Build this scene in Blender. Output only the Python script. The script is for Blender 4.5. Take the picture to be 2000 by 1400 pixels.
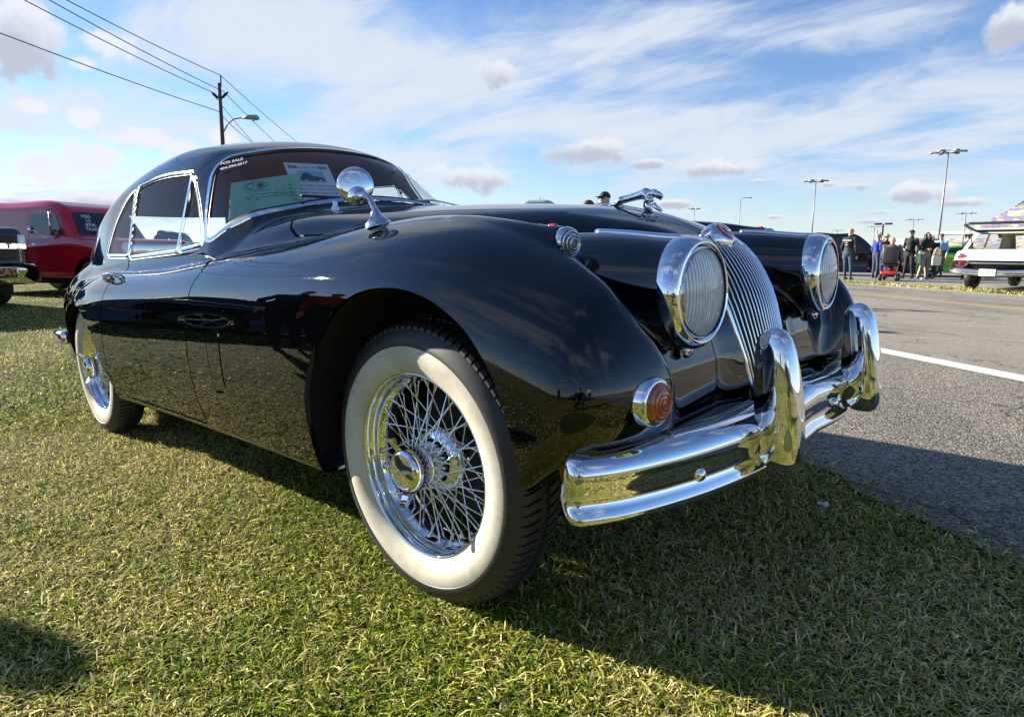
import bpy, bmesh, math, random
import numpy as np
from mathutils import Vector, Matrix
random.seed(7); rng = np.random.default_rng(7)
S = bpy.context.scene
for o in list(bpy.data.objects): bpy.data.objects.remove(o, do_unlink=True)
R_ = math.radians

# ------------------------------------------------------------------ camera
CAM_LOC = (1.1462, -1.6373, 0.8331)
YAW, PITCH, ROLL, FPX = 2.3203, 0.16736, 0.006, 1243.06     # focal length in pixels of a 2000 px wide frame
cam = bpy.data.cameras.new('camera'); camo = bpy.data.objects.new('camera', cam)
S.collection.objects.link(camo); S.camera = camo
_f = np.array([math.cos(YAW)*math.cos(PITCH), math.sin(YAW)*math.cos(PITCH), -math.sin(PITCH)])
_r = np.array([math.sin(YAW), -math.cos(YAW), 0.0]); _u = np.cross(_r, _f)
_c, _s = math.cos(ROLL), math.sin(ROLL)
_r2, _u2 = _c*_r+_s*_u, -_s*_r+_c*_u
camo.matrix_world = Matrix(((_r2[0], _u2[0], -_f[0], CAM_LOC[0]), (_r2[1], _u2[1], -_f[1], CAM_LOC[1]), (_r2[2], _u2[2], -_f[2], CAM_LOC[2]), (0, 0, 0, 1)))
cam.sensor_width = 36.0; cam.lens = 36.0*FPX/2000.0
cam.clip_start = 0.02; cam.clip_end = 6000
S.render.resolution_x, S.render.resolution_y = 1024, 716
# the car stands on a verge that tilts a little: car frame (x forward, y left, z up) -> world
CARM = Matrix(((0.99937679, -0.00774548, -0.03443906, 0), (0.00681606, 0.99961157, -0.02702332, 0), (0.03463499, 0.02677174, 0.99904139, 0), (0, 0, 0, 1)))

# ------------------------------------------------------------------ sun, sky, exposure
SUN_EL, SUN_AZ = R_(20.0), R_(198.0)        # direction towards the sun, azimuth from +x
sun_dir = Vector((math.cos(SUN_EL)*math.cos(SUN_AZ), math.cos(SUN_EL)*math.sin(SUN_AZ), math.sin(SUN_EL)))
sun = bpy.data.lights.new('sun', 'SUN'); suno = bpy.data.objects.new('sun', sun); S.collection.objects.link(suno)
sun.energy = 5.0; sun.angle = R_(0.53); sun.color = (1.0, 0.93, 0.80)
suno.rotation_euler = (-sun_dir).to_track_quat('-Z', 'Y').to_euler()
S.view_settings.view_transform = 'Standard'; S.view_settings.look = 'None'
S.view_settings.gamma = 1.0; S.view_settings.use_curve_mapping = False
S.view_settings.exposure = 1.7
S.render.engine = 'CYCLES'
S.cycles.max_bounces = 10; S.cycles.transparent_max_bounces = 16; S.cycles.glossy_bounces = 6
S.cycles.caustics_reflective = False; S.cycles.caustics_refractive = False
S.cycles.use_denoising = True
try: S.cycles.denoiser = 'OPENIMAGEDENOISE'
except Exception: pass

W = bpy.data.worlds.new('World'); S.world = W; W.use_nodes = True
nt = W.node_tree; nt.nodes.clear()
def _n(t, **k):
    n = nt.nodes.new(t)
    for a, b in k.items(): setattr(n, a, b)
    return n
L = nt.links.new
def _math(op, a, b=None, c=None, clamp=False):
    n = _n('ShaderNodeMath', operation=op); n.use_clamp = clamp
    for i, v in enumerate((a, b, c)):
        if v is None: continue
        if isinstance(v, (int, float)): n.inputs[i].default_value = v
        else: L(v, n.inputs[i])
    return n.outputs[0]
def _dot(v, c):
    n = _n('ShaderNodeVectorMath', operation='DOT_PRODUCT'); L(v, n.inputs[0]); n.inputs[1].default_value = c; return n.outputs['Value']
def _smooth(v, a, b, lo=0., hi=1.):
    n = _n('ShaderNodeMapRange', interpolation_type='SMOOTHSTEP'); L(v, n.inputs[0])
    for i, q in zip((1,2,3,4), (a,b,lo,hi)): n.inputs[i].default_value = q
    return n.outputs[0]
def _mix(f, a, b):
    n = _n('ShaderNodeMix', data_type='RGBA')
    if isinstance(f, float): n.inputs[0].default_value = f
    else: L(f, n.inputs[0])
    for i, v in ((6, a), (7, b)):
        if isinstance(v, tuple): n.inputs[i].default_value = (*v, 1)
        else: L(v, n.inputs[i])
    return n.outputs[2]
wout = _n('ShaderNodeOutputWorld'); bg = _n('ShaderNodeBackground'); bg.inputs['Strength'].default_value = 0.05
sky = _n('ShaderNodeTexSky', sky_type='NISHITA', sun_disc=False)
sky.sun_elevation = SUN_EL; sky.sun_rotation = math.pi/2 - SUN_AZ
sky.air_density = 1.0; sky.dust_density = 0.02; sky.ozone_density = 2.2; sky.altitude = 0
dirv = _n('ShaderNodeTexCoord').outputs['Generated']
nrm = _n('ShaderNodeVectorMath', operation='NORMALIZE'); L(dirv, nrm.inputs[0]); D_ = nrm.outputs[0]
sep = _n('ShaderNodeSeparateXYZ'); L(D_, sep.inputs[0])
def az_el(u, v):     # a direction given by azimuth and elevation, noted from the photograph
    d = _f+_r2*(u-1000)/FPX-_u2*(v-700)/FPX; return d/np.linalg.norm(d)
def field(items):
    acc = None
    for (u, v, a, b) in items:
        c = az_el(u, v); e1 = np.cross(c, (0,0,1.)); e1 /= np.linalg.norm(e1); e2 = np.cross(e1, c)
        sc = FPX/max(abs(np.dot(c, _f)), .45)
        m = _n('ShaderNodeMapping', vector_type='TEXTURE'); L(D_, m.inputs['Vector'])
        m.inputs['Location'].default_value = tuple(c)
        m.inputs['Rotation'].default_value = Matrix((e1, e2, -c)).transposed().to_euler('XYZ')
        m.inputs['Scale'].default_value = (a/sc, b/sc, 1.)
        ln = _n('ShaderNodeVectorMath', operation='LENGTH'); L(m.outputs[0], ln.inputs[0])
        acc = ln.outputs['Value'] if acc is None else _math('MINIMUM', acc, ln.outputs['Value'])
    return acc
# cirrus: wind-drawn streaks on a high flat layer
den = _math('ADD', _math('MAXIMUM', sep.outputs[2], 0.), .16)
px = _math('DIVIDE', sep.outputs[0], den); py = _math('DIVIDE', sep.outputs[1], den)
cmb = _n('ShaderNodeCombineXYZ'); L(px, cmb.inputs[0]); L(py, cmb.inputs[1])
mp = _n('ShaderNodeMapping'); mp.inputs['Rotation'].default_value = (0,0,R_(-58)); mp.inputs['Scale'].default_value = (.66,1.25,1); L(cmb.outputs[0], mp.inputs[0])
wn = _n('ShaderNodeTexNoise'); wn.inputs['Scale'].default_value = .9; wn.inputs['Detail'].default_value = 3; L(mp.outputs[0], wn.inputs['Vector'])
wv = _n('ShaderNodeVectorMath', operation='MULTIPLY_ADD'); L(wn.outputs['Color'], wv.inputs[0]); wv.inputs[1].default_value = (1.1,1.1,0); L(mp.outputs[0], wv.inputs[2])
c1 = _n('ShaderNodeTexNoise'); c1.inputs['Scale'].default_value = 1.75; c1.inputs['Detail'].default_value = 9; c1.inputs['Roughness'].default_value = .62; L(wv.outputs[0], c1.inputs['Vector'])
c2 = _n('ShaderNodeTexNoise'); c2.inputs['Scale'].default_value = .38; c2.inputs['Detail'].default_value = 3; L(cmb.outputs[0], c2.inputs['Vector'])
cir = _math('ADD', c1.outputs[0], _math('MULTIPLY', _math('SUBTRACT', c2.outputs[0], .5), .55))
BANKS = [(560,60,330,80),(800,120,250,60),(900,215,260,70),(760,330,300,60),(1500,300,420,70),(1850,230,420,150),(1330,150,200,40),(1620,60,260,60),(250,420,420,60),(1150,60,300,70),(200,230,260,50),(1250,230,300,60),(1000,420,900,45),(-500,150,400,160),(2700,150,500,200),(400,-500,700,260),(1600,-600,800,260)]
cir = _math('ADD', cir, _smooth(field(BANKS), .2, 1.7, .13, -.10))
cirm = _math('MULTIPLY', _smooth(cir, .40, .74), .95)
lowm = _smooth(sep.outputs[2], .0, .22, 1., 0.)
cirm = _math('MAXIMUM', cirm, _math('MULTIPLY', lowm, .34))
# cumulus puffs: each an uneven blob round a direction
fb = _n('ShaderNodeTexNoise'); fb.inputs['Scale'].default_value = 9; fb.inputs['Detail'].default_value = 8; fb.inputs['Roughness'].default_value = .6; L(D_, fb.inputs['Vector'])
fb2 = _n('ShaderNodeTexNoise'); fb2.inputs['Scale'].default_value = 26; fb2.inputs['Detail'].default_value = 7; fb2.inputs['Roughness'].default_value = .6; L(D_, fb2.inputs['Vector'])
fnz = _math('ADD', _math('MULTIPLY', _math('SUBTRACT', fb.outputs[0], .5), 2.3), _math('MULTIPLY', _math('SUBTRACT', fb2.outputs[0], .5), 1.5))
PUFFS = [  # (u, v, half width, half height, darkness)
 (30,70,130,95,.30),(215,80,70,45,.1),(160,125,40,22,.1),(75,210,45,20,.1),(158,228,42,22,.05),(75,330,95,50,.05),(160,320,85,40,.05),(205,305,60,22,.05),(50,362,70,18,.1),(185,398,110,30,.3),(40,392,70,22,.3),(285,270,80,35,.05),(350,292,55,28,.05),(430,268,52,24,.1),
 (985,145,58,48,.35),(915,350,110,42,.45),(840,330,60,30,.2),(1165,293,105,36,.55),(1262,320,45,14,.6),(1420,330,95,24,.6),(1485,353,32,12,.6),(1620,360,25,10,.7),(1680,362,60,18,.75),(1770,380,95,28,.85),(1720,414,60,10,.75),(1880,395,75,16,.8),(1700,432,60,9,.6),(1320,398,40,12,.6),(1985,45,70,55,.95),(1515,424,22,6,.6),
 (-260,250,190,90,.2),(2300,300,160,60,.6),(2600,420,200,50,.5),(-700,380,260,70,.2)]
q1 = field([(u, v, a, b) for u, v, a, b, dk in PUFFS])
q2 = field([(u-a*.05, v+b*.38, a*1.02, b*.75) for u, v, a, b, dk in PUFFS if dk > .25])
cum = _math('MULTIPLY', _smooth(_math('ADD', _math('SUBTRACT', 1.0, q1), fnz), .12, .62), _smooth(q1, 1.25, 1.75, 1., 0.))
dark = _math('MULTIPLY', _smooth(_math('ADD', _math('SUBTRACT', 1.0, q2), _math('MULTIPLY', fnz, .8)), -.1, .8), .85)
skyc = _n('ShaderNodeVectorMath', operation='MULTIPLY'); L(sky.outputs[0], skyc.inputs[0]); skyc.inputs[1].default_value = (.86,.96,1.17)
CIRRUS, CWHITE, CGREY = (4.7,5.05,5.7), (5.5,5.6,5.85), (3.0,3.2,3.8)
s1 = _mix(cirm, skyc.outputs[0], CIRRUS)
cc = _mix(dark, CWHITE, CGREY)
s2 = _mix(_math('MULTIPLY', cum, .93), s1, cc)
L(s2, bg.inputs['Color']); L(bg.outputs[0], wout.inputs[0])
# ------------------------------------------------------------------ helpers
MATS = {}
def mat(name, col=(.5,.5,.5), rough=.5, metal=0., coat=0., spec=.5, fn=None, **kw):
    if name in MATS: return MATS[name]
    m = bpy.data.materials.new(name); m.use_nodes = True
    b = m.node_tree.nodes['Principled BSDF']
    b.inputs['Base Color'].default_value = (*col, 1); b.inputs['Roughness'].default_value = rough
    b.inputs['Metallic'].default_value = metal; b.inputs['Coat Weight'].default_value = coat
    b.inputs['Coat Roughness'].default_value = 0.01
    b.inputs['Specular IOR Level'].default_value = spec
    for k, v in kw.items(): b.inputs[k].default_value = v
    if fn: fn(m, m.node_tree, b)
    MATS[name] = m
    return m
def link(o, parent=None, **props):
    S.collection.objects.link(o)
    if parent is not None: o.parent = parent
    for k, v in props.items(): o[k] = v
    return o
def empty(name, loc=(0,0,0), rotz=0., parent=None, **props):
    o = bpy.data.objects.new(name, None); o.empty_display_size = .1
    o.location = loc; o.rotation_euler = (0, 0, rotz)
    return link(o, parent, **props)
def mobj(name, V, F, m, parent=None, smooth=True, normals=None, **props):
    me = bpy.data.meshes.new(name)
    me.from_pydata([tuple(map(float, v)) for v in V], [], [tuple(map(int, f)) for f in F])
    me.update()
    if smooth: me.polygons.foreach_set('use_smooth', np.ones(len(me.polygons), dtype=bool))
    if m is not None:
        for mm in (m if isinstance(m, (list, tuple)) else [m]): me.materials.append(mm)
    if normals is not None: me.normals_split_custom_set_from_vertices([tuple(map(float, n)) for n in normals])
    o = bpy.data.objects.new(name, me)
    return link(o, parent, **props)
class MB:
    """collects shapes into one mesh"""
    def __init__(s): s.V = []; s.F = []
    def add(s, V, F, M=None):
        b = len(s.V)
        V = np.asarray(V, float)
        if M is not None:
            A = np.array(M); V = V@A[:3,:3].T + A[:3,3]
        s.V += [tuple(v) for v in V]; s.F += [tuple(i+b for i in f) for f in F]
        return s
    def box(s, c, d, M=None):
        x, y, z = c; a, b, h = d[0]/2, d[1]/2, d[2]/2
        V = [(x+i*a, y+j*b, z+k*h) for i in (-1,1) for j in (-1,1) for k in (-1,1)]
        return s.add(V, [(0,1,3,2),(4,6,7,5),(0,4,5,1),(2,3,7,6),(0,2,6,4),(1,5,7,3)], M)
    def rbox(s, c, d, r=.02, M=None, seg=2):
        bm = bmesh.new(); bmesh.ops.create_cube(bm, size=1)
        for v in bm.verts: v.co = Vector((v.co.x*d[0]+c[0], v.co.y*d[1]+c[1], v.co.z*d[2]+c[2]))
        bmesh.ops.bevel(bm, geom=bm.edges[:], offset=min(r, min(d)*.49), segments=seg, affect='EDGES', profile=.5)
        bm.verts.index_update()
        s.add([v.co[:] for v in bm.verts], [[v.index for v in f.verts] for f in bm.faces], M); bm.free(); return s
    def tube(s, pts, r, n=8, closed=False, caps=True, M=None, up=None):
        pts = [np.array(p, float) for p in pts]; N = len(pts)
        rr = r if hasattr(r, '__len__') else [r]*N
        V = []; F = []
        T = []
        for i in range(N):
            a = pts[(i-1) % N] if (closed or i > 0) else pts[i]; b = pts[(i+1) % N] if (closed or i < N-1) else pts[i]
            t = b-a; T.append(t/(np.linalg.norm(t)+1e-12))
        u = np.array(up, float) if up is not None else (np.array([0,0,1.]) if abs(T[0][2]) < .9 else np.array([1.,0,0]))
        u = u-T[0]*u.dot(T[0]); u /= np.linalg.norm(u)
        for i in range(N):
            u = u-T[i]*u.dot(T[i]); u /= np.linalg.norm(u)+1e-12
            w = np.cross(T[i], u)
            for k in range(n):
                a = 2*math.pi*k/n
                V.append(pts[i]+rr[i]*(math.cos(a)*u+math.sin(a)*w))
        M_ = N if closed else N-1
        for i in range(M_):
            for k in range(n):
                j = (i+1) % N
                F.append((i*n+k, i*n+(k+1)%n, j*n+(k+1)%n, j*n+k))
        if caps and not closed:
            F.append(tuple(range(n))[::-1]); F.append(tuple((N-1)*n+k for k in range(n)))
        return s.add(V, F, M)
    def sweep(s, pts, prof, nrm, closed=False, M=None):
        """profile (list of (a,b)) swept along pts; a along nrm x tangent, b along nrm (per point)"""
        pts = [np.array(p, float) for p in pts]; N = len(pts); n = len(prof); V = []; F = []
        for i in range(N):
            a = pts[(i-1) % N] if (closed or i > 0) else pts[i]; b = pts[(i+1) % N] if (closed or i < N-1) else pts[i]
            t = b-a; t /= np.linalg.norm(t)+1e-12
            nn = np.array(nrm[i] if np.ndim(nrm) > 1 else nrm, float); nn = nn-t*nn.dot(t); nn /= np.linalg.norm(nn)+1e-12
            sd = np.cross(nn, t)
            for (p, q) in prof: V.append(pts[i]+p*sd+q*nn)
        for i in range(N if closed else N-1):
            j = (i+1) % N
            for k in range(n): F.append((i*n+k, i*n+(k+1)%n, j*n+(k+1)%n, j*n+k))
        if not closed: F.append(tuple(range(n))[::-1]); F.append(tuple((N-1)*n+k for k in range(n)))
        return s.add(V, F, M)
    def lathe(s, prof, n=32, M=None, a0=0., a1=2*math.pi):
        """prof: list of (r, h), axis +z"""
        V = []; F = []; k = len(prof); full = abs(a1-a0-2*math.pi) < 1e-6; nn = n if full else n+1
        for i in range(nn):
            a = a0+(a1-a0)*i/n; ca, sa = math.cos(a), math.sin(a)
            for r, h in prof: V.append((r*ca, r*sa, h))
        for i in range(n):
            j = (i+1) % nn
            for q in range(k-1): F.append((i*k+q, j*k+q, j*k+q+1, i*k+q+1))
        return s.add(V, F, M)
    def prism(s, poly, h0, h1, M=None):
        """poly (x,y) ccw, extruded in z"""
        n = len(poly); V = [(x, y, h0) for x, y in poly]+[(x, y, h1) for x, y in poly]
        F = [tuple(range(n))[::-1], tuple(range(n, 2*n))]+[(i, (i+1)%n, n+(i+1)%n, n+i) for i in range(n)]
        return s.add(V, F, M)
    def build(s, name, m, parent=None, smooth=True, auto=None, **props):
        o = mobj(name, s.V, s.F, m, parent, smooth, **props)
        if smooth and auto is not None: sharp(o, auto)
        return o
def sharp(o, deg=35):
    me = o.data
    bm = bmesh.new(); bm.from_mesh(me); lim = math.radians(deg)
    for e in bm.edges:
        if len(e.link_faces) == 2 and e.calc_face_angle(0) > lim: e.smooth = False
    bm.to_mesh(me); bm.free()
def axisM(origin, zdir, xdir=None):
    z = Vector(zdir).normalized()
    x = Vector(xdir) if xdir is not None else (Vector((0,0,1)) if abs(z.z) < .9 else Vector((1,0,0)))
    x = (x-z*x.dot(z)).normalized(); y = z.cross(x)
    return Matrix(((x.x, y.x, z.x, origin[0]), (x.y, y.y, z.y, origin[1]), (x.z, y.z, z.z, origin[2]), (0,0,0,1)))
def rect(x0, x1, y0, y1, r=0., n=4):
    if r <= 0: return [(x0,y0),(x1,y0),(x1,y1),(x0,y1)]
    out = []
    for cx, cy, a in ((x1-r,y0+r,-90),(x1-r,y1-r,0),(x0+r,y1-r,90),(x0+r,y0+r,180)):
        for i in range(n+1):
            t = math.radians(a+90*i/n); out.append((cx+r*math.cos(t), cy+r*math.sin(t)))
    return out
def text(name, body, m, M, size, parent=None, align='CENTER', ext=.0, bold=0., sx=1., **props):
    cu = bpy.data.curves.new(name, 'FONT'); cu.body = body; cu.size = size; cu.align_x = align; cu.align_y = 'CENTER'
    cu.extrude = ext; cu.offset = bold; cu.resolution_u = 3; cu.materials.append(m)
    t_ = bpy.data.objects.new('tmp', cu); S.collection.objects.link(t_)
    me = bpy.data.meshes.new_from_object(t_.evaluated_get(bpy.context.evaluated_depsgraph_get()))
    bpy.data.objects.remove(t_, do_unlink=True); bpy.data.curves.remove(cu); me.name = name
    if not me.materials: me.materials.append(m)
    o = bpy.data.objects.new(name, me); link(o, parent, **props)
    o.matrix_local = M @ Matrix.Diagonal((sx, 1, 1, 1))
    return o
# cubic spline tables
def spline(pts, smooth=.015):
    pts = sorted(pts); x = np.array([p[0] for p in pts], float); y = np.array([p[1] for p in pts], float); n = len(x)
    h = np.diff(x); A = np.zeros((n, n)); b = np.zeros(n); A[0,0] = A[-1,-1] = 1
    for i in range(1, n-1):
        A[i,i-1] = h[i-1]; A[i,i] = 2*(h[i-1]+h[i]); A[i,i+1] = h[i]
        b[i] = 6*((y[i+1]-y[i])/h[i]-(y[i]-y[i-1])/h[i-1])
    m = np.linalg.solve(A, b)
    X = np.arange(x[0], x[-1]+1e-9, .001)
    k = np.clip(np.searchsorted(x, X)-1, 0, n-2); t0 = X-x[k]; t1 = x[k+1]-X
    Y = m[k]*t1**3/(6*h[k])+m[k+1]*t0**3/(6*h[k])+(y[k]/h[k]-m[k]*h[k]/6)*t1+(y[k+1]/h[k]-m[k+1]*h[k]/6)*t0
    if smooth > 0:
        w = int(smooth/.001*3); g = np.exp(-.5*(np.arange(-w, w+1)*.001/smooth)**2); g /= g.sum()
        s0 = (Y[1]-Y[0]); s1 = Y[-1]-Y[-2]
        P = np.concatenate([Y[0]+s0*np.arange(-w, 0), Y, Y[-1]+s1*np.arange(1, w+1)]); Y = np.convolve(P, g, 'valid')
    return lambda q: np.interp(q, X, Y)
# ------------------------------------------------------------------ ground, road, grass
def ss(t): t = np.clip(t, 0, 1); return t*t*(3-2*t)
RD = np.array([-.8210,.5709]); RN = np.array([.5709,.8210])      # along and across the road
def gz(x, y):
    n = .57*x+.82*y; t = np.clip(.0345*x+.027*y, -.12, .03)
    zr = .03-.010*np.clip(n-1, 0, 13); w = ss((n+1.5)/2.5)
    return t*(1-w)+zr*w
def gnd(x, y): return float(gz(np.float64(x), np.float64(y)))
def ramp(t, stops):
    r = t.nodes.new('ShaderNodeValToRGB'); e = r.color_ramp.elements
    while len(e) > 1: e.remove(e[0])
    e[0].position, e[0].color = stops[0][0], (*stops[0][1], 1)
    for p, c in stops[1:]:
        q = e.new(p); q.color = (*c, 1)
    return r
def noise(t, src, scale, detail=4, rough=.6):
    n = t.nodes.new('ShaderNodeTexNoise'); n.inputs['Scale'].default_value = scale; n.inputs['Detail'].default_value = detail; n.inputs['Roughness'].default_value = rough
    t.links.new(src, n.inputs['Vector']); return n.outputs[0]
def turf_fn(m, t, b):
    p = t.nodes.new('ShaderNodeNewGeometry').outputs['Position']
    a = noise(t, p, 1.1, 4); c = noise(t, p, 55, 6, .7)
    ad = t.nodes.new('ShaderNodeMath'); ad.operation = 'MULTIPLY_ADD'; ad.inputs[1].default_value = .55; t.links.new(a, ad.inputs[0])
    mu = t.nodes.new('ShaderNodeMath'); mu.operation = 'MULTIPLY'; mu.inputs[1].default_value = .45; t.links.new(c, mu.inputs[0]); t.links.new(mu.outputs[0], ad.inputs[2])
    r = ramp(t, [(.34,(.024,.030,.008)),(.47,(.050,.062,.014)),(.58,(.070,.082,.018)),(.72,(.12,.105,.040))]); t.links.new(ad.outputs[0], r.inputs[0]); t.links.new(r.outputs[0], b.inputs['Base Color'])
    bp_ = t.nodes.new('ShaderNodeBump'); bp_.inputs['Strength'].default_value = .9; bp_.inputs['Distance'].default_value = .03; t.links.new(c, bp_.inputs['Height']); t.links.new(bp_.outputs[0], b.inputs['Normal'])
TURF = mat('turf', (.1,.12,.04), .95, spec=.15, fn=turf_fn)
def disc(name, m, zf):
    rs = [0,.4,.8,1.2,1.6,2,2.5,3,3.5,4,5,6,7,8,10,12,15,19,24,30,40,60,100,200,500,1500,5000]; na = 96
    V = [(0,0,zf(0,0))]; Fq = []
    for r in rs[1:]:
        for k in range(na):
            a = 2*math.pi*k/na; x, y = r*math.cos(a), r*math.sin(a); V.append((x, y, zf(x, y)))
    for k in range(na): Fq.append((0, 1+k, 1+(k+1)%na))
    for i in range(len(rs)-2):
        for k in range(na):
            a = 1+i*na+k; b_ = 1+i*na+(k+1)%na; Fq.append((a, a+na, b_+na, b_))
    return mobj(name, V, Fq, m, None, kind='structure')
disc('ground', TURF, lambda x, y: gnd(x, y)-(.02 if .57*x+.82*y > .9 else .004))
def asphalt_fn(coarse, lo, hi):
    def fn(m, t, b):
        p = t.nodes.new('ShaderNodeNewGeometry').outputs['Position']
        v = t.nodes.new('ShaderNodeTexVoronoi'); v.inputs['Scale'].default_value = coarse; t.links.new(p, v.inputs['Vector'])
        sp = t.nodes.new('ShaderNodeSeparateColor'); t.links.new(v.outputs['Color'], sp.inputs[0])
        big = noise(t, p, .8, 5); fine = noise(t, p, coarse*2.5, 3)
        ad = t.nodes.new('ShaderNodeMath'); ad.operation = 'MULTIPLY_ADD'; ad.inputs[1].default_value = .55; t.links.new(sp.outputs[0], ad.inputs[0])
        m2 = t.nodes.new('ShaderNodeMath'); m2.operation = 'MULTIPLY_ADD'; m2.inputs[1].default_value = .25; t.links.new(big, m2.inputs[0])
        m3 = t.nodes.new('ShaderNodeMath'); m3.operation = 'MULTIPLY'; m3.inputs[1].default_value = .2; t.links.new(fine, m3.inputs[0])
        t.links.new(m3.outputs[0], m2.inputs[2]); t.links.new(m2.outputs[0], ad.inputs[2])
        r = ramp(t, [(.15, tuple(x*.25 for x in lo)), (.38, lo), (.62, hi), (.85, tuple(min(1, x*1.7) for x in hi))]); t.links.new(ad.outputs[0], r.inputs[0]); t.links.new(r.outputs[0], b.inputs['Base Color'])
        bp_ = t.nodes.new('ShaderNodeBump'); bp_.inputs['Strength'].default_value = .8; bp_.inputs['Distance'].default_value = .004
        # hairline cracks and darker oil-stained patches
        vc = t.nodes.new('ShaderNodeTexVoronoi'); vc.feature = 'DISTANCE_TO_EDGE'; vc.inputs['Scale'].default_value = .55
        wp = t.nodes.new('ShaderNodeVectorMath'); wp.operation = 'MULTIPLY_ADD'; nz_ = t.nodes.new('ShaderNodeTexNoise'); nz_.inputs['Scale'].default_value = 2.2; nz_.inputs['Detail'].default_value = 5
        t.links.new(p, nz_.inputs['Vector']); t.links.new(nz_.outputs['Color'], wp.inputs[0]); wp.inputs[1].default_value = (1.1,1.1,0); t.links.new(p, wp.inputs[2]); t.links.new(wp.outputs[0], vc.inputs['Vector'])
        cr = ramp(t, [(0,(.45,.45,.45)),(.004,(.45,.45,.45)),(.009,(1,1,1)),(1,(1,1,1))]); t.links.new(vc.outputs['Distance'], cr.inputs[0])
        st = ramp(t, [(.36,(.80,.80,.80)),(.5,(1,1,1)),(1,(1,1,1))]); t.links.new(noise(t, p, .45, 3), st.inputs[0])
        mm = t.nodes.new('ShaderNodeMix'); mm.data_type = 'RGBA'; mm.blend_type = 'MULTIPLY'; mm.inputs[0].default_value = 1.; t.links.new(cr.outputs[0], mm.inputs[6]); t.links.new(st.outputs[0], mm.inputs[7])
        m4 = t.nodes.new('ShaderNodeMix'); m4.data_type = 'RGBA'; m4.blend_type = 'MULTIPLY'; m4.inputs[0].default_value = 1.; t.links.new(r.outputs[0], m4.inputs[6]); t.links.new(mm.outputs[2], m4.inputs[7]); t.links.new(m4.outputs[2], b.inputs['Base Color'])
        t.links.new(v.outputs['Distance'], bp_.inputs['Height']); bp_.invert = True; t.links.new(bp_.outputs[0], b.inputs['Normal'])
    return fn
SHOULDER = mat('coarse_asphalt', (.2,.19,.18), .85, spec=.2, fn=asphalt_fn(130, (.095,.086,.072), (.26,.236,.196)))
LANE = mat('worn_asphalt', (.3,.28,.25), .85, spec=.3, fn=asphalt_fn(190, (.205,.183,.150), (.29,.26,.214)))
def paint_worn(col):
    def fn(m, t, b):
        p = t.nodes.new('ShaderNodeNewGeometry').outputs['Position']
        n = noise(t, p, 60, 6, .75); r = ramp(t, [(.40,(.2,.19,.17)),(.47,col),(1,col)]); t.links.new(n, r.inputs[0]); t.links.new(r.outputs[0], b.inputs['Base Color'])
    return fn
WPAINT = mat('white_road_paint', (.7,.7,.68), .7, fn=paint_worn((.72,.71,.68))); YPAINT = mat('yellow_road_paint', (.5,.33,.06), .7, fn=paint_worn((.50,.37,.13)))
def strip(name, n0, n1, s0, s1, m, dz, wob=0., ns=None, **pr):
    """ground strip between two distances across the road, from s0 to s1 along it"""
    ss_ = ns if ns is not None else np.concatenate([-np.geomspace(-s0, 3, 30), np.linspace(-2.9, 2.9, 60), np.geomspace(3, s1, 40)])
    ks = [n0]+[q for q in np.arange(math.ceil(n0), n1, 1.5) if q > n0+.2 and q < n1-.2]+[n1]
    V = []; Fq = []
    for i, s in enumerate(ss_):
        for j, n in enumerate(ks):
            nn = n+(wob*(math.sin(s*7.3)+math.sin(s*17.1+1)+.7*math.sin(s*41)) if j == 0 else 0)
            x, y = RN*nn+RD*s; V.append((x, y, gnd(*(RN*max(n, 1.0)+RD*s))+dz))
    k = len(ks)
    for i in range(len(ss_)-1):
        for j in range(k-1): Fq.append((i*k+j, (i+1)*k+j, (i+1)*k+j+1, i*k+j+1))
    return mobj(name, V, Fq, m, None, **pr)
strip('road_shoulder', .93, 3.58, -300, 600, SHOULDER, .000, wob=.018, kind='structure')
strip('road', 3.58, 13.75, -300, 600, LANE, .000, kind='structure')
strip('road_line', 3.46, 3.68, -300, 600, WPAINT, .004, kind='structure', label='worn white edge line along the near side of the road')
strip('road_line', 9.42, 9.55, -300, 600, YPAINT, .004, kind='structure', label='faded yellow centre line on the road')
strip('road_line', 9.70, 9.83, -300, 600, YPAINT, .004, kind='structure', label='faded second yellow centre line on the road')
strip('road_line', 13.45, 13.6, -300, 600, WPAINT, .004, kind='structure', label='thin white line along the far edge of the road')
strip('car_park', 14.95, 75, -300, 600, mat('car_park_asphalt', (.3,.28,.26), .85, fn=asphalt_fn(60, (.18,.168,.15), (.235,.22,.195))), .0, kind='structure')
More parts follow.
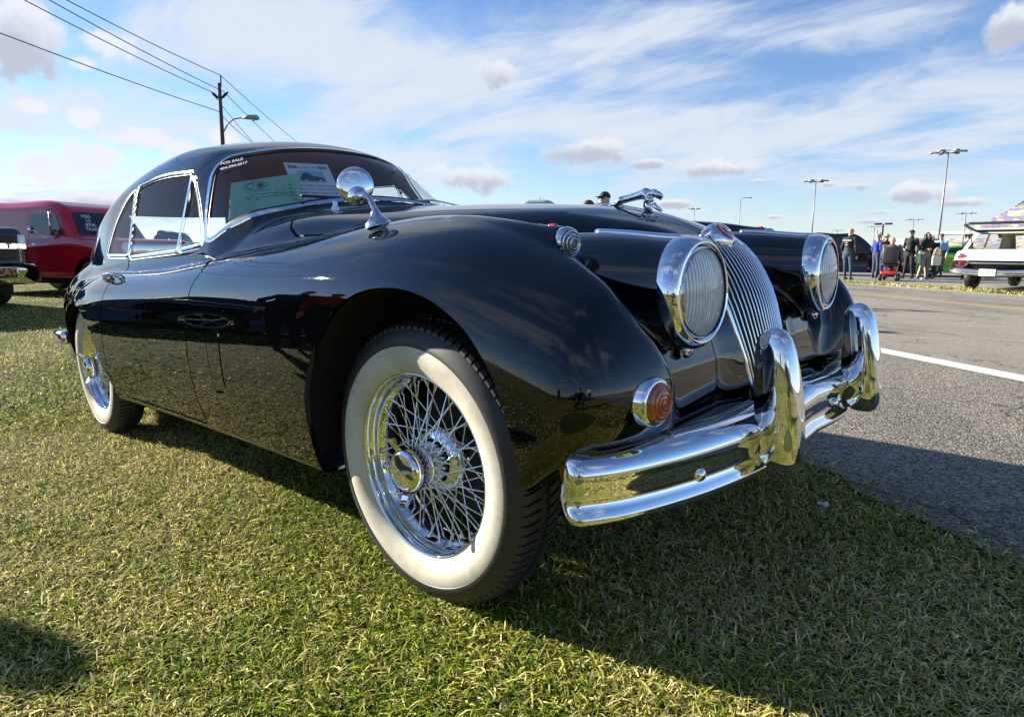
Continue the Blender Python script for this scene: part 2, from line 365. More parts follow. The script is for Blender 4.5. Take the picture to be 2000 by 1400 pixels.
# ---- blades of turf
def blades(name, pts, hmin, hmax, wid, flat, m, seed=1, **pr):
    g = np.random.default_rng(seed); n = len(pts)
    x, y = pts[:,0], pts[:,1]; z = gz(x, y)-.006
    az = g.uniform(0, 2*np.pi, n); el = np.where(g.random(n) < flat, g.uniform(.03, .45, n), g.uniform(.45, 1.25, n))
    ln = g.uniform(hmin, hmax, n)*np.where(g.random(n) < .08, 1.6, 1.); w = wid*g.uniform(.6, 1.4, n)
    d = np.stack([np.cos(az)*np.cos(el), np.sin(az)*np.cos(el), np.sin(el)], 1)
    tw = g.uniform(-.8, .8, n); sd = np.stack([-np.sin(az+tw), np.cos(az+tw), g.uniform(-.4, .4, n)], 1)
    P0 = np.stack([x, y, z+g.uniform(0, .012, n)*(el < .45)], 1)
    mid = P0+d*(ln*.55)[:,None]+np.array([0,0,1])*(ln*.06)[:,None]
    tip = P0+d*ln[:,None]+np.array([0,0,-1])*(ln*.18*g.random(n))[:,None]
    tip[:,2] = np.maximum(tip[:,2], z+.004)
    V = np.stack([P0-sd*w[:,None]*.5, P0+sd*w[:,None]*.5, mid+sd*w[:,None]*.45, mid-sd*w[:,None]*.45, tip], 1).reshape(-1, 3)
    b = np.arange(n)*5
    loops = np.stack([b, b+1, b+2, b+3, b+3, b+2, b+4], 1).reshape(-1)
    st = np.stack([np.arange(n)*7, np.arange(n)*7+4], 1).reshape(-1); tot = np.tile([4,3], n)
    me = bpy.data.meshes.new(name); me.vertices.add(len(V)); me.vertices.foreach_set('co', V.astype(np.float32).reshape(-1))
    me.loops.add(len(loops)); me.loops.foreach_set('vertex_index', loops.astype(np.int32))
    me.polygons.add(2*n); me.polygons.foreach_set('loop_start', st.astype(np.int32)); me.polygons.foreach_set('loop_total', tot.astype(np.int32))
    me.update()
    # blade colour: living green to dry straw, drier in patches
    patch = .5+.28*np.sin(x*1.7+1.6*np.sin(y*2.3+.7))+.22*np.sin(y*3.1+1.2*np.sin(x*2.9)+1.)+.18*np.sin(x*9.1+2*np.sin(y*7.7))*np.sin(y*8.3+x*3)
    dry = np.clip(g.normal(.66, .33, n)+.60*(patch-.5), 0, 1)
    gr1, gr2, st1 = np.array([.060,.130,.006]), np.array([.28,.31,.026]), np.array([.72,.59,.28])
    c = np.where(dry[:,None] < .5, gr1+(gr2-gr1)*(dry*2)[:,None], gr2+(st1-gr2)*((dry-.5)*2)[:,None])*g.uniform(.45, 1.5, n)[:,None]
    ca = me.color_attributes.new('blade', 'FLOAT_COLOR', 'POINT')
    cv = np.ones((n, 5, 4), np.float32); cv[:,:,:3] = c[:,None,:]; ca.data.foreach_set('color', cv.reshape(-1))
    me.materials.append(m); o = bpy.data.objects.new(name, me); return link(o, None, kind='stuff', **pr)
def blade_fn(m, t, b):
    a = t.nodes.new('ShaderNodeVertexColor'); a.layer_name = 'blade'; t.links.new(a.outputs[0], b.inputs['Base Color'])
    tr = t.nodes.new('ShaderNodeBsdfTranslucent'); t.links.new(a.outputs[0], tr.inputs[0])
    mx = t.nodes.new('ShaderNodeMixShader'); mx.inputs[0].default_value = .30; o = t.nodes['Material Output']
    t.links.new(b.outputs[0], mx.inputs[1]); t.links.new(tr.outputs[0], mx.inputs[2]); t.links.new(mx.outputs[0], o.inputs[0])
BLADE = mat('grass_blade', (.1,.15,.03), .75, spec=.10, fn=blade_fn)
def scatter(n, r0, r1, a0, a1, seed, pw=1.0):
    g = np.random.default_rng(seed)
    r = r0+(r1-r0)*g.random(n)**pw; a = g.uniform(a0, a1, n)
    p = np.stack([CAM_LOC[0]+r*np.cos(a), CAM_LOC[1]+r*np.sin(a)], 1)
    k = p@RN; e = .93+.012*np.sin(p@RD*7.3)+g.normal(0, .035, n)
    return p[k < e]
HF = math.atan(1000/FPX)+.06
blades('grass', scatter(300000, .55, 4.6, YAW-HF, YAW+HF, 3, .9), .012, .034, .0031, .74, BLADE, 5, label='short green and straw coloured turf round the black coupe', category='grass')
blades('grass', scatter(190000, 4.2, 22, YAW, YAW+HF, 4, 1.15), .015, .04, .0065, .7, BLADE, 6, label='more distant turf stretching back to the parked trucks', category='grass')
blades('grass', scatter(110000, .5, 10, YAW+HF, YAW-HF+2*math.pi, 8, .8), .02, .05, .009, .5, BLADE, 9, label='turf behind the camera position', category='grass')
g_ = np.random.default_rng(11); sv = g_.uniform(-25, 40, 26000); nv = g_.uniform(13.7, 15.0, 26000)
blades('grass', RN*nv[:,None]+RD*sv[:,None], .05, .11, .018, .4, BLADE, 12, label='narrow grass strip between the road and the car park', category='grass')
g_ = np.random.default_rng(21); sv = g_.uniform(-3.5, 3.5, 2600); nv = .93+np.abs(g_.normal(0, .11, 2600))
o = blades('grass', RN*nv[:,None]+RD*sv[:,None], .012, .04, .0034, 1.0, BLADE, 22, label='loose dry grass clippings scattered along the road edge', category='grass'); o.location.z = .010
# ------------------------------------------------------------------ the coupe: a smooth body from blended volumes, cut along exact lines
def smin(a, b, k):
    h = np.clip(.5+.5*(b-a)/k, 0, 1); return b+(a-b)*h-k*h*(1-h)
def smax(a, b, k): return -smin(-a, -b, k)
def rint(a, b, r):
    u = np.maximum(a+r, 0); v = np.maximum(b+r, 0)
    return np.minimum(np.maximum(a, b), 0)*0 + np.where((a+r > 0) & (b+r > 0), np.sqrt(u*u+v*v)-r, np.maximum(a, b))
Zc = spline([(-4.0,.36),(-3.9,.50),(-3.65,.68),(-3.3,.72),(-2.95,.79),(-2.6,.825),(-2.3,.828),(-2.0,.82),(-1.6,.825),(-1.1,.865),(-.615,.907),(-.29,.932),(-.1,.937),(.02,.932),(.12,.920),(.22,.897),(.33,.855),(.42,.815),(.50,.775),(.6,.715),(.75,.61)], .02)
dZc = lambda x: (Zc(x+.004)-Zc(x-.004))/.008
Wm = spline([(-4.05,.20),(-3.9,.32),(-3.6,.52),(-3.3,.63),(-3.1,.70),(-2.9,.752),(-2.6,.793),(-2.1,.80),(-1.6,.79),(-1.1,.79),(-.6,.80),(0,.815),(.2,.812),(.33,.803),(.43,.795),(.53,.78),(.62,.755),(.75,.70)], .02)
dWm = lambda x: (Wm(x+.004)-Wm(x-.004))/.008
Zh = spline([(-4.05,.40),(-3.9,.62),(-3.6,.80),(-3.2,.91),(-2.8,.95),(-2.4,.955),(-2.0,.955),(-1.5,.97),(-1.2,1.015),(-1.05,1.035),(-.655,1.020),(-.32,1.0),(-.1,.983),(.015,.972),(.13,.955),(.2,.938),(.25,.925),(.3,.908),(.34,.891),(.38,.872),(.42,.850),(.46,.79),(.49,.72),(.52,.62),(.545,.50),(.555,.40),(.56,.25)], .012)
dZh = lambda x: (Zh(x+.004)-Zh(x-.004))/.008
Wh = spline([(-4.05,.42),(-3.6,.60),(-2.8,.66),(-2.0,.67),(-1.3,.64),(-1.1,.61),(-.8,.56),(-.4,.485),(0,.40),(.2,.33),(.3,.285),(.4,.245),(.5,.225),(.56,.21)], .02)
Zr = spline([(-.2,.2),(-.5,.5),(-.80,.83),(-.95,.98),(-1.05,1.068),(-1.2,1.192),(-1.3,1.272),(-1.4,1.328),(-1.55,1.366),(-1.75,1.388),(-2.0,1.392),(-2.3,1.368),(-2.6,1.325),(-2.9,1.25),(-3.2,1.14),(-3.5,.99),(-3.8,.80)], .02)
dZr = lambda x: (Zr(x+.004)-Zr(x-.004))/.008
Wc = spline([(-.8,.60),(-1.2,.61),(-1.6,.618),(-2.2,.620),(-2.6,.606),(-3.0,.56),(-3.4,.46),(-3.8,.30)], .02)
Rs = spline([(-4.0,.22),(-3.2,.24),(-2.6,.22),(-2.1,.14),(-1.5,.12),(-1.0,.14),(-.5,.18),(0,.20),(.3,.21),(.6,.2)], .05)
Rn = spline([(-.5,.02),(-.3,.075),(-.1,.115),(.1,.134),(.3,.134),(.42,.122),(.50,.1125),(.6,.111)], .02)
def body_f(x, y, z, glass=True):
    Y = np.abs(y)
    # fender / door / rear wing pontoon
    wz = np.where(z < .58, .062*((.58-z)/.33)**2, .05*((z-.58)/.3)**2)
    a = (Y-Wm(x)+wz)/np.sqrt(1+dWm(x)**2)
    zc = Zc(x)
    b = (z-zc)/np.sqrt(1+dZc(x)**2)
    s = rint(a, b, Rs(x))
    s = rint(s, (x-.610+.10*np.clip(z-.60, 0, .3)+1.5*np.clip(.67-z, 0, .25)**2)/1.01, .13)
    yin = .475+.120*np.clip((x-.05)/.45, 0, 1)-.9*np.clip(-.55-x, 0, 1)
    s = smax(s, yin-Y-.42*np.clip(.70-z, 0, .25), .055)
    s = rint(s, .258+.017*np.clip(x,-3,0)+.75*np.clip(x-.22,0,.3)-z, .02)
    # bonnet, scuttle, tub, boot
    w = Wh(x)
    c = .05+.03*np.clip((-x)/1.0, 0, 1)
    bz = (z-Zh(x)+c*(Y/w)**2)/np.sqrt(1+dZh(x)**2)
    ay = Y-w-.10*np.clip(.80-z, 0, .2)*0
    h = rint(ay, bz, np.where(x > .1, .13, .16))
    h = rint(h, .30+.8*np.clip(x-.25,0,.22)-z, .02)
    f = smin(s, h, .045)
    # front panel between the wings, behind lamps and grille
    v = rint(rint(x-.525-.06*np.clip(.60-z, 0, .3)+.25*np.clip(z-.58, 0, .2)+.10*np.clip(.26-Y, 0, .2), Y-.62, .05), z-.72, .1); v = rint(v, .30+.8*np.clip(x-.25,0,.2)-z, .03); v = rint(v, -.2-x, .02)
    f = smin(f, v, .085)
    # lamp nacelle
    n = np.sqrt((Y-.40)**2+(z-.743)**2)-Rn(x)
    n = smax(n, x-.535, .006); n = smax(n, -.5-x, .02)
    f = smin(f, n, .022)
    # side lamp pod on the wing crest: a tapering teardrop
    t = np.clip((x-.05)/.28, 0, 1); py = .585-.035*t; pz = .910-.056*t
    pr = .004+.031*t
    pdn = np.sqrt((Y-py)**2+(np.maximum(z-pz, (z-pz)*.45))**2)-pr
    pdn = smax(pdn, x-.328, .006); pdn = smax(pdn, .04-x, .01)
    f = smin(f, pdn, .03)
    # greenhouse
    if glass:
        xs = x-.012+2.2*np.minimum(Y, .66)**3.7*np.clip((x+2.0)/.5, 0, 1)
        t1 = (z-Zr(xs)+.30*Y**2*np.clip((-1.0-xs)/.4, 0, 1)+.0)/np.sqrt(1+dZr(xs)**2)
        s1 = (Y-Wc(x)+.33*(z-.9))/1.05
        g = rint(t1, s1, .075)
        g = smax(g, .75-z, .02)
        f = smin(f, g, .02)
    return f
def grad(fn, P, e=.003):
    g = np.zeros_like(P)
    for i in range(3):
        d = np.zeros(3); d[i] = e
        A = P+d; B = P-d
        g[:, i] = (fn(A[:,0], A[:,1], A[:,2])-fn(B[:,0], B[:,1], B[:,2]))/(2*e)
    return g
def surface(fn, lo, hi, h, sym=True, newton=4):
    """surface nets of fn, mirror-symmetric in y (evaluated for y>0)"""
    xs = np.arange(lo[0], hi[0], h); ys = (np.arange(int(hi[1]/h)+1)+.5)*h if sym else np.arange(lo[1], hi[1], h); zs = np.arange(lo[2], hi[2], h)
    D = np.empty((len(xs), len(ys), len(zs)), np.float32)
    Yg, Zg = np.meshgrid(ys, zs, indexing='ij')
    for i0 in range(0, len(xs), 40):
        X = xs[i0:i0+40][:, None, None]
        D[i0:i0+40] = fn(np.broadcast_to(X, (X.shape[0],)+Yg.shape), Yg[None], Zg[None])
    if sym: D = np.concatenate([D[:, ::-1], D], 1); ys = np.concatenate([-ys[::-1], ys])
    s = D < 0
    c = s[:-1,:-1,:-1].astype(np.int8)
    tot = np.zeros_like(c)
    for i in (0,1):
        for j in (0,1):
            for k in (0,1):
                tot += s[i:s.shape[0]-1+i, j:s.shape[1]-1+j, k:s.shape[2]-1+k]
    act = np.argwhere((tot > 0) & (tot < 8))
    idx = -np.ones(tot.shape, np.int32); idx[act[:,0], act[:,1], act[:,2]] = np.arange(len(act))
    acc = np.zeros((len(act), 3)); cnt = np.zeros(len(act))
    co = [(i,j,k) for i in (0,1) for j in (0,1) for k in (0,1)]
    for a in co:
        for ax in range(3):
            if a[ax]: continue
            b = list(a); b[ax] = 1
            da = D[act[:,0]+a[0], act[:,1]+a[1], act[:,2]+a[2]]; db = D[act[:,0]+b[0], act[:,1]+b[1], act[:,2]+b[2]]
            m = (da < 0) != (db < 0)
            t = np.where(m, da/(da-db+1e-20), 0)
            p = np.tile(np.array(a, float), (len(act), 1)); p[:, ax] += t
            acc[m] += p[m]; cnt[m] += 1
    P = np.array([xs[0], ys[0], zs[0]])+(act+acc/cnt[:,None])*h
    F = []
    for ax in range(3):
        o1, o2 = [(1,2),(2,0),(0,1)][ax]
        sl = [slice(None)]*3; sl2 = [slice(None)]*3; sl[ax] = slice(0,-1); sl2[ax] = slice(1,None)
        A = s[tuple(sl)]; B = s[tuple(sl2)]
        e = np.argwhere(A != B)
        ok = (e[:,o1] > 0) & (e[:,o2] > 0) & (e[:,o1] < s.shape[o1]-1) & (e[:,o2] < s.shape[o2]-1)
        e = e[ok]; q = []
        for d1, d2 in ((0,0),(-1,0),(-1,-1),(0,-1)):
            c2 = e.copy(); c2[:,o1] += d1; c2[:,o2] += d2; q.append(idx[c2[:,0], c2[:,1], c2[:,2]])
        q = np.stack(q, 1); ins = A[e[:,0], e[:,1], e[:,2]]
        q[~ins] = q[~ins][:, ::-1]
        F.append(q[:, ::-1] if False else q)
    F = np.concatenate(F)
    for it in range(newton):
        g = grad(fn, P); v = fn(P[:,0], P[:,1], P[:,2]); n2 = (g*g).sum(1)+1e-9
        st = np.clip(v/n2, -.01, .01)[:,None]*g; P = P-st*.9
    g = grad(fn, P, .004); N = g/(np.linalg.norm(g, axis=1, keepdims=True)+1e-9)
    # orient
    a = P[F[:,0]]; fnm = np.cross(P[F[:,1]]-a, P[F[:,2]]-a)
    flip = (fnm*N[F[:,0]]).sum(1) < 0
    F[flip] = F[flip][:, ::-1]
    return P, N, F
class Patch:
    """polygon mesh with normals that can be cut by a scalar function"""
    def __init__(s, P, N, F): s.P = np.asarray(P, float); s.N = np.asarray(N, float); s.F = [tuple(f) for f in F]
    def cut(s, fn):
        """returns (inside: fn<0, outside: fn>=0)"""
        v = fn(s.P, s.N)
        v = np.where(np.abs(v) < 1e-7, 1e-7, v)
        neg = v < 0
        P = list(s.P); N = list(s.N); cache = {}
        Fi, Fo = [], []
        Fa = s.F
        def mid(a, b):
            k = (a, b) if a < b else (b, a)
            if k not in cache:
                t = v[k[0]]/(v[k[0]]-v[k[1]])
                P.append(s.P[k[0]]*(1-t)+s.P[k[1]]*t); n = s.N[k[0]]*(1-t)+s.N[k[1]]*t
                N.append(n/(np.linalg.norm(n)+1e-9)); cache[k] = len(P)-1
            return cache[k]
        for f in Fa:
            c = sum(1 for i in f if neg[i])
            if c == len(f): Fi.append(f)
            elif c == 0: Fo.append(f)
            else:
                pi, po = [], []
                for q in range(len(f)):
                    a, b = f[q], f[(q+1) % len(f)]
                    (pi if neg[a] else po).append(a)
                    if neg[a] != neg[b]: m = mid(a, b); pi.append(m); po.append(m)
                if len(pi) > 2: Fi.append(tuple(pi))
                if len(po) > 2: Fo.append(tuple(po))
        P = np.array(P); N = np.array(N)
        A = Patch(P, N, Fi); B = Patch(P, N, Fo); A.cutv = B.cutv = set(cache.values())
        A = A.compact(); B = B.compact()
        return A, B
    def compact(s):
        used = np.zeros(len(s.P), bool)
        for f in s.F:
            for i in f: used[i] = True
        m = -np.ones(len(s.P), int); m[used] = np.arange(used.sum())
        r = Patch(s.P[used], s.N[used], [tuple(m[i] for i in f) for f in s.F])
        return r
    def offset(s, d): return Patch(s.P+s.N*d, s.N, s.F)
    def loops(s, minlen=.1):
        E = {}
        for f in s.F:
            for q in range(len(f)):
                a, b = f[q], f[(q+1) % len(f)]
                if (b, a) in E: del E[(b, a)]
                else: E[(a, b)] = 1
        nx = {}
        for a, b in E: nx.setdefault(a, []).append(b)
        out = []
        while nx:
            a = next(iter(nx)); L_ = [a]; c = a
            while True:
                if c not in nx: break
                d = nx[c].pop()
                if not nx[c]: del nx[c]
                if d == a: break
                L_.append(d); c = d
            P = s.P[L_]
            if len(L_) > 3 and np.linalg.norm(np.diff(P, axis=0), axis=1).sum() > minlen: out.append(L_)
        return sorted(out, key=lambda l: -np.linalg.norm(np.diff(s.P[l], axis=0), axis=1).sum())
    def obj(s, name, m, parent, **pr): return mobj(name, s.P, s.F, m, parent, True, s.N, **pr)
def poly_sd(px, pz, poly):
    """signed distance to a closed polygon (negative inside)"""
    poly = np.asarray(poly, float); d = np.full(px.shape, 1e9); ins = np.zeros(px.shape, bool); n = len(poly)
    for i in range(n):
        a, b = poly[i], poly[(i+1) % n]; e = b-a
        wx, wz = px-a[0], pz-a[1]; t = np.clip((wx*e[0]+wz*e[1])/(e@e+1e-12), 0, 1)
        d = np.minimum(d, np.hypot(wx-t*e[0], wz-t*e[1]))
        c = ((a[1] > pz) != (b[1] > pz)) & (px < (b[0]-a[0])*(pz-a[1])/(b[1]-a[1]+1e-12)+a[0]); ins ^= c
    return np.where(ins, -d, d)
def smooth_poly(pts, n=6, closed=True):
    """Catmull-Rom through pts"""
    P = [np.array(p, float) for p in pts]; N = len(P); out = []
    for i in range(N if closed else N-1):
        p0, p1, p2, p3 = (P[(i+k) % N] if closed else P[min(max(i+k, 0), N-1)] for k in (-1,0,1,2))
        for j in range(n):
            t = j/n; out.append(.5*((2*p1)+(p2-p0)*t+(2*p0-5*p1+4*p2-p3)*t*t+(3*p1-p0-3*p2+p3)*t**3))
    if not closed: out.append(P[-1])
    return out
def round_poly(pts, r, n=5):
    P = [np.array(p[:2], float) for p in pts]; N = len(P); out = []
    for i in range(N):
        rr = pts[i][2] if len(pts[i]) > 2 else r
        a, b, c = P[i-1], P[i], P[(i+1) % N]
        u = (a-b)/np.linalg.norm(a-b); w = (c-b)/np.linalg.norm(c-b)
        L1 = min(rr, .49*np.linalg.norm(a-b), .49*np.linalg.norm(c-b)); p, q = b+u*L1, b+w*L1
        for j in range(n+1):
            t = j/n; out.append((1-t)**2*p+2*t*(1-t)*b+t*t*q)
    return out
# ------------------------------------------------------------------ materials of the car
def paint_fn(m, t, b):
    n = t.nodes.new('ShaderNodeTexNoise'); n.inputs['Scale'].default_value = 9; n.inputs['Detail'].default_value = 1
    bp_ = t.nodes.new('ShaderNodeBump'); bp_.inputs['Strength'].default_value = .018; bp_.inputs['Distance'].default_value = .02
    tc = t.nodes.new('ShaderNodeTexCoord'); t.links.new(tc.outputs['Object'], n.inputs['Vector'])
    t.links.new(n.outputs[0], bp_.inputs['Height']); t.links.new(bp_.outputs[0], b.inputs['Normal'])
    n2 = t.nodes.new('ShaderNodeTexNoise'); n2.inputs['Scale'].default_value = 260; n2.inputs['Detail'].default_value = 3
    r = t.nodes.new('ShaderNodeMapRange'); r.inputs[1].default_value = .55; r.inputs[2].default_value = .9; r.inputs[3].default_value = .008; r.inputs[4].default_value = .05
    t.links.new(tc.outputs['Object'], n2.inputs['Vector']); t.links.new(n2.outputs[0], r.inputs[0]); t.links.new(r.outputs[0], b.inputs['Roughness'])
BLACK = mat('black_paint', (.0004,.0004,.0006), .02, coat=.0, spec=.75, fn=paint_fn)
def chrome_fn(m, t, b):
    tc = t.nodes.new('ShaderNodeTexCoord'); n = t.nodes.new('ShaderNodeTexNoise'); n.inputs['Scale'].default_value = 55; n.inputs['Detail'].default_value = 6
    r = t.nodes.new('ShaderNodeMapRange'); r.inputs[1].default_value = .5; r.inputs[2].default_value = .8; r.inputs[3].default_value = .02; r.inputs[4].default_value = .11
    t.links.new(tc.outputs['Object'], n.inputs['Vector']); t.links.new(n.outputs[0], r.inputs[0]); t.links.new(r.outputs[0], b.inputs['Roughness'])
CHROME = mat('chrome', (.78,.79,.81), .035, metal=1, fn=chrome_fn)
CHROME2 = mat('chrome_worn', (.62,.63,.65), .12, metal=1)
RUBBER = mat('rubber_seal', (.012,.012,.013), .55)
DARK = mat('underside_black', (.012,.012,.013), .8)
def glass_mat(name, tint=(1,1,1), ior=1.5, rough=0.):
    m = bpy.data.materials.new(name); m.use_nodes = True; t = m.node_tree; t.nodes.clear()
    o = t.nodes.new('ShaderNodeOutputMaterial'); mx = t.nodes.new('ShaderNodeMixShader'); f = t.nodes.new('ShaderNodeFresnel'); f.inputs[0].default_value = ior
    a = t.nodes.new('ShaderNodeBsdfTransparent'); a.inputs[0].default_value = (*tint, 1); g = t.nodes.new('ShaderNodeBsdfGlossy'); g.inputs['Roughness'].default_value = rough
    ge = t.nodes.new('ShaderNodeNewGeometry'); mr = t.nodes.new('ShaderNodeMapRange'); mr.inputs[3].default_value = ior; mr.inputs[4].default_value = 1/ior
    t.links.new(ge.outputs['Backfacing'], mr.inputs[0]); t.links.new(mr.outputs[0], f.inputs[0])
    t.links.new(f.outputs[0], mx.inputs[0]); t.links.new(a.outputs[0], mx.inputs[1]); t.links.new(g.outputs[0], mx.inputs[2]); t.links.new(mx.outputs[0], o.inputs[0])
    return m
GLASS = glass_mat('window_glass', (.94,.96,.95), 1.14); GLASSW = glass_mat('windscreen_glass', (.93,.96,.95), 1.52)
LENS = mat('lamp_lens', (1,1,1), .04, **{'Transmission Weight': 1.0, 'IOR': 1.25})
def ww_fn(m, t, b):
    tc = t.nodes.new('ShaderNodeTexCoord'); n = t.nodes.new('ShaderNodeTexNoise'); n.inputs['Scale'].default_value = 11; n.inputs['Detail'].default_value = 7; n.inputs['Roughness'].default_value = .65
    t.links.new(tc.outputs['Object'], n.inputs['Vector'])
    r = t.nodes.new('ShaderNodeValToRGB'); e = r.color_ramp.elements; e[0].position = .30; e[0].color = (.40,.36,.28,1); e[1].position = .56; e[1].color = (.55,.515,.425,1)
    t.links.new(n.outputs[0], r.inputs[0]); t.links.new(r.outputs[0], b.inputs['Base Color'])
WHITE_WALL = mat('whitewall_rubber', (.54,.505,.415), .5, fn=ww_fn)
def tyre_fn(m, t, b):
    n = t.nodes.new('ShaderNodeTexNoise'); n.inputs['Scale'].default_value = 30; n.inputs['Detail'].default_value = 6
    r = t.nodes.new('ShaderNodeMixRGB'); r.inputs[1].default_value = (.012,.012,.012,1); r.inputs[2].default_value = (.035,.034,.032,1)
    t.links.new(n.outputs[0], r.inputs[0]); t.links.new(r.outputs[0], b.inputs['Base Color'])
TYRE = mat('tyre_rubber', (.02,.02,.02), .5, fn=tyre_fn)
HEADLINER = mat('brown_headlining', (.58,.33,.18), .9)
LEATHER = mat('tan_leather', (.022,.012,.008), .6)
AMBER = mat('amber_lens', (.42,.085,.012), .12, coat=1., **{'Subsurface Weight': .0})
RED_LENS = mat('red_lens', (.55,.015,.02), .12, coat=1.)

car = empty('coupe'); car.matrix_world = CARM
car['label'] = 'glossy black vintage coupe with whitewall tyres, wire wheels and chrome grille on the grass'
car['category'] = 'car'

P, N, F = surface(body_f, (-4.15,0,.2), (.68,.92,1.46), .012)
body = Patch(P, N, F)
AB = lambda P: np.abs(P[:,1])
# ---- windscreen
def ws_fn(P, N):
    Y = AB(P); x, z = P[:,0], P[:,2]
    xs = x+2.2*np.minimum(Y, .66)**3.7*np.clip((x+2.0)/.5, 0, 1)
    xs = xs-.012
    a = np.where(xs > -1.2, xs+1.078-.060*np.clip(Y/.45, 0, 1.2)**2, -1.345-xs)/1.25*1.2
    b = (-1.345-.46*(z-.975)-x)*.9
    return np.where(x < -1.65, 1., rint(a, b, .055))
ws, body = body.cut(ws_fn)
wseal, body = body.cut(lambda P, N: ws_fn(P, N)-.011)
wchr, body = body.cut(lambda P, N: ws_fn(P, N)-.026)
glass_ws = ws.offset(-.004).obj('windscreen', GLASSW, car)
wseal.offset(.001).obj('windscreen_seal', RUBBER, car)
wchr.offset(.004).obj('windscreen_surround', CHROME, car, label='bright chrome strip framing the windscreen')
# ---- side windows
SW = round_poly([(-1.620,1.205,.02),(-1.97,1.226,.2),(-2.262,1.207,.02),(-2.150,.893,.015),(-1.600,.905,.015)], .02)
QW = round_poly([(-1.590,1.185,.02),(-1.572,.908,.012),(-1.372,.922,.02),(-1.470,1.06,.1)], .02)
RQ = round_poly([(-2.298,1.197,.03),(-2.420,1.160,.12),(-2.535,1.04,.10),(-2.545,.91,.04),(-2.185,.90,.02)], .03)
def side(poly):
    def fn(P, N):
        d = poly_sd(P[:,0], P[:,2], poly)
        return np.where(AB(P) > .40, d, 1.)
    return fn
ALLW = lambda P, N: np.minimum(np.minimum(side(SW)(P, N), side(QW)(P, N)), side(RQ)(P, N))
def split_sides(pt):
    a, b = pt.cut(lambda P, N: P[:,1]); return a, b
for nm, poly in (('door_window', SW), ('quarter_light', QW), ('rear_quarter_window', RQ)):
    g, body = body.cut(side(poly))
    for h_ in split_sides(g):
        o = h_.offset(-.006).obj(nm, GLASS, car)
seal, body = body.cut(lambda P, N: ALLW(P, N)-.005)
for h_ in split_sides(seal): h_.offset(-.001).obj('window_seal', RUBBER, car)
frm, body = body.cut(lambda P, N: ALLW(P, N)-.0125)
for h_ in split_sides(frm): h_.offset(.005).obj('window_frame', CHROME, car)
fr2, body = body.cut(lambda P, N: ALLW(P, N)-.021)
for h_ in split_sides(fr2): h_.offset(-.002).obj('window_channel', RUBBER, car)
# ---- rear window
RW = round_poly([(-.50,.89),(.50,.89),(.44,1.15),(-.44,1.15)], .07)
rw, body = body.cut(lambda P, N: np.where(P[:,0] < -2.6, poly_sd(P[:,1], P[:,2], RW), 1.))
rw.obj('rear_window', GLASS, car)
# ---- wheel arches
FA = [(-.392,.10),(-.385,.29),(-.368,.40),(-.345,.49),(-.29,.595),(-.22,.682),(-.149,.734),(-.072,.764),(.016,.774),(.097,.768),(.176,.747),(.252,.709),(.30,.67),(.343,.616),(.37,.55),(.385,.48),(.392,.40),(.395,.10)]
RA = [(-2.19,.05),(-2.2,.30),(-2.212,.42),(-2.24,.51),(-2.30,.59),(-2.40,.65),(-2.55,.675),(-2.70,.66),(-2.82,.60),(-2.91,.52),(-2.95,.38),(-2.96,.05)]
FA = [FA[0]]+[tuple(p) for p in smooth_poly(FA[1:-1], 4, False)]+[FA[-1]]
RA = [RA[0]]+[tuple(p) for p in smooth_poly(RA[1:-1], 4, False)]+[RA[-1]]
def arch(poly):
    return lambda P, N: np.where(AB(P) > .50, poly_sd(P[:,0], P[:,2], poly), 1.)
cf, body = body.cut(arch(FA)); cr, body = body.cut(arch(RA))
for poly in (FA, RA):
    for sg in (-1, 1):
        pts = [p for p in poly[1:-1]]
        # surface y at each point of the arch line
        Ys = []
        for (x, z) in pts:
            ys = np.linspace(.9, .45, 200); f_ = body_f(np.full(200, x), ys, np.full(200, max(z, .30)))
            i = np.argmax(f_ < 0); Ys.append(ys[i] if f_[i] < 0 else .70)
        V = []; Fq = []
        n = len(pts)
        for (x, z), y in zip(pts, Ys): V += [(x, sg*y, z), (x, sg*(y-.014), z)]
        for i in range(n-1): Fq.append((2*i, 2*i+2, 2*i+3, 2*i+1))
        mobj('arch_lip', V, Fq, BLACK, car)
        V = []; Fq = []
        cx = np.mean([p[0] for p in pts]); 
        for (x, z), y in zip(pts, Ys): V += [(x, sg*(y-.0145), z), (cx+(x-cx)*1.06, sg*(y-.03), z+.02), (cx+(x-cx)*1.06, sg*.40, z+.02)]
        for i in range(n-1):
            Fq += [(3*i, 3*i+3, 3*i+4, 3*i+1), (3*i+1, 3*i+4, 3*i+5, 3*i+2)]
        Fq.append(tuple(3*i+2 for i in range(n)))
        mobj('wheel_well', V, Fq, DARK, car)
# ---- grille opening
def Xg(z): return np.interp(z, [.44,.50,.56,.62,.68,.72,.76,.80,.83,.86,.88], [.566,.562,.556,.545,.530,.516,.497,.472,.447,.415,.385])
def Yg(z): return np.interp(z, [.44,.50,.56,.62,.68,.72,.76,.80,.83,.855,.875], [.098,.108,.122,.137,.148,.152,.150,.140,.122,.09,.04])
GP = [(Yg(z), z) for z in np.linspace(.46,.872,40)]; GP = GP+[(-y, z) for y, z in GP[::-1]]
grf = lambda P, N: np.where((P[:,0] > .36), poly_sd(P[:,1], P[:,2], GP), 1.)
hole, body = body.cut(grf)
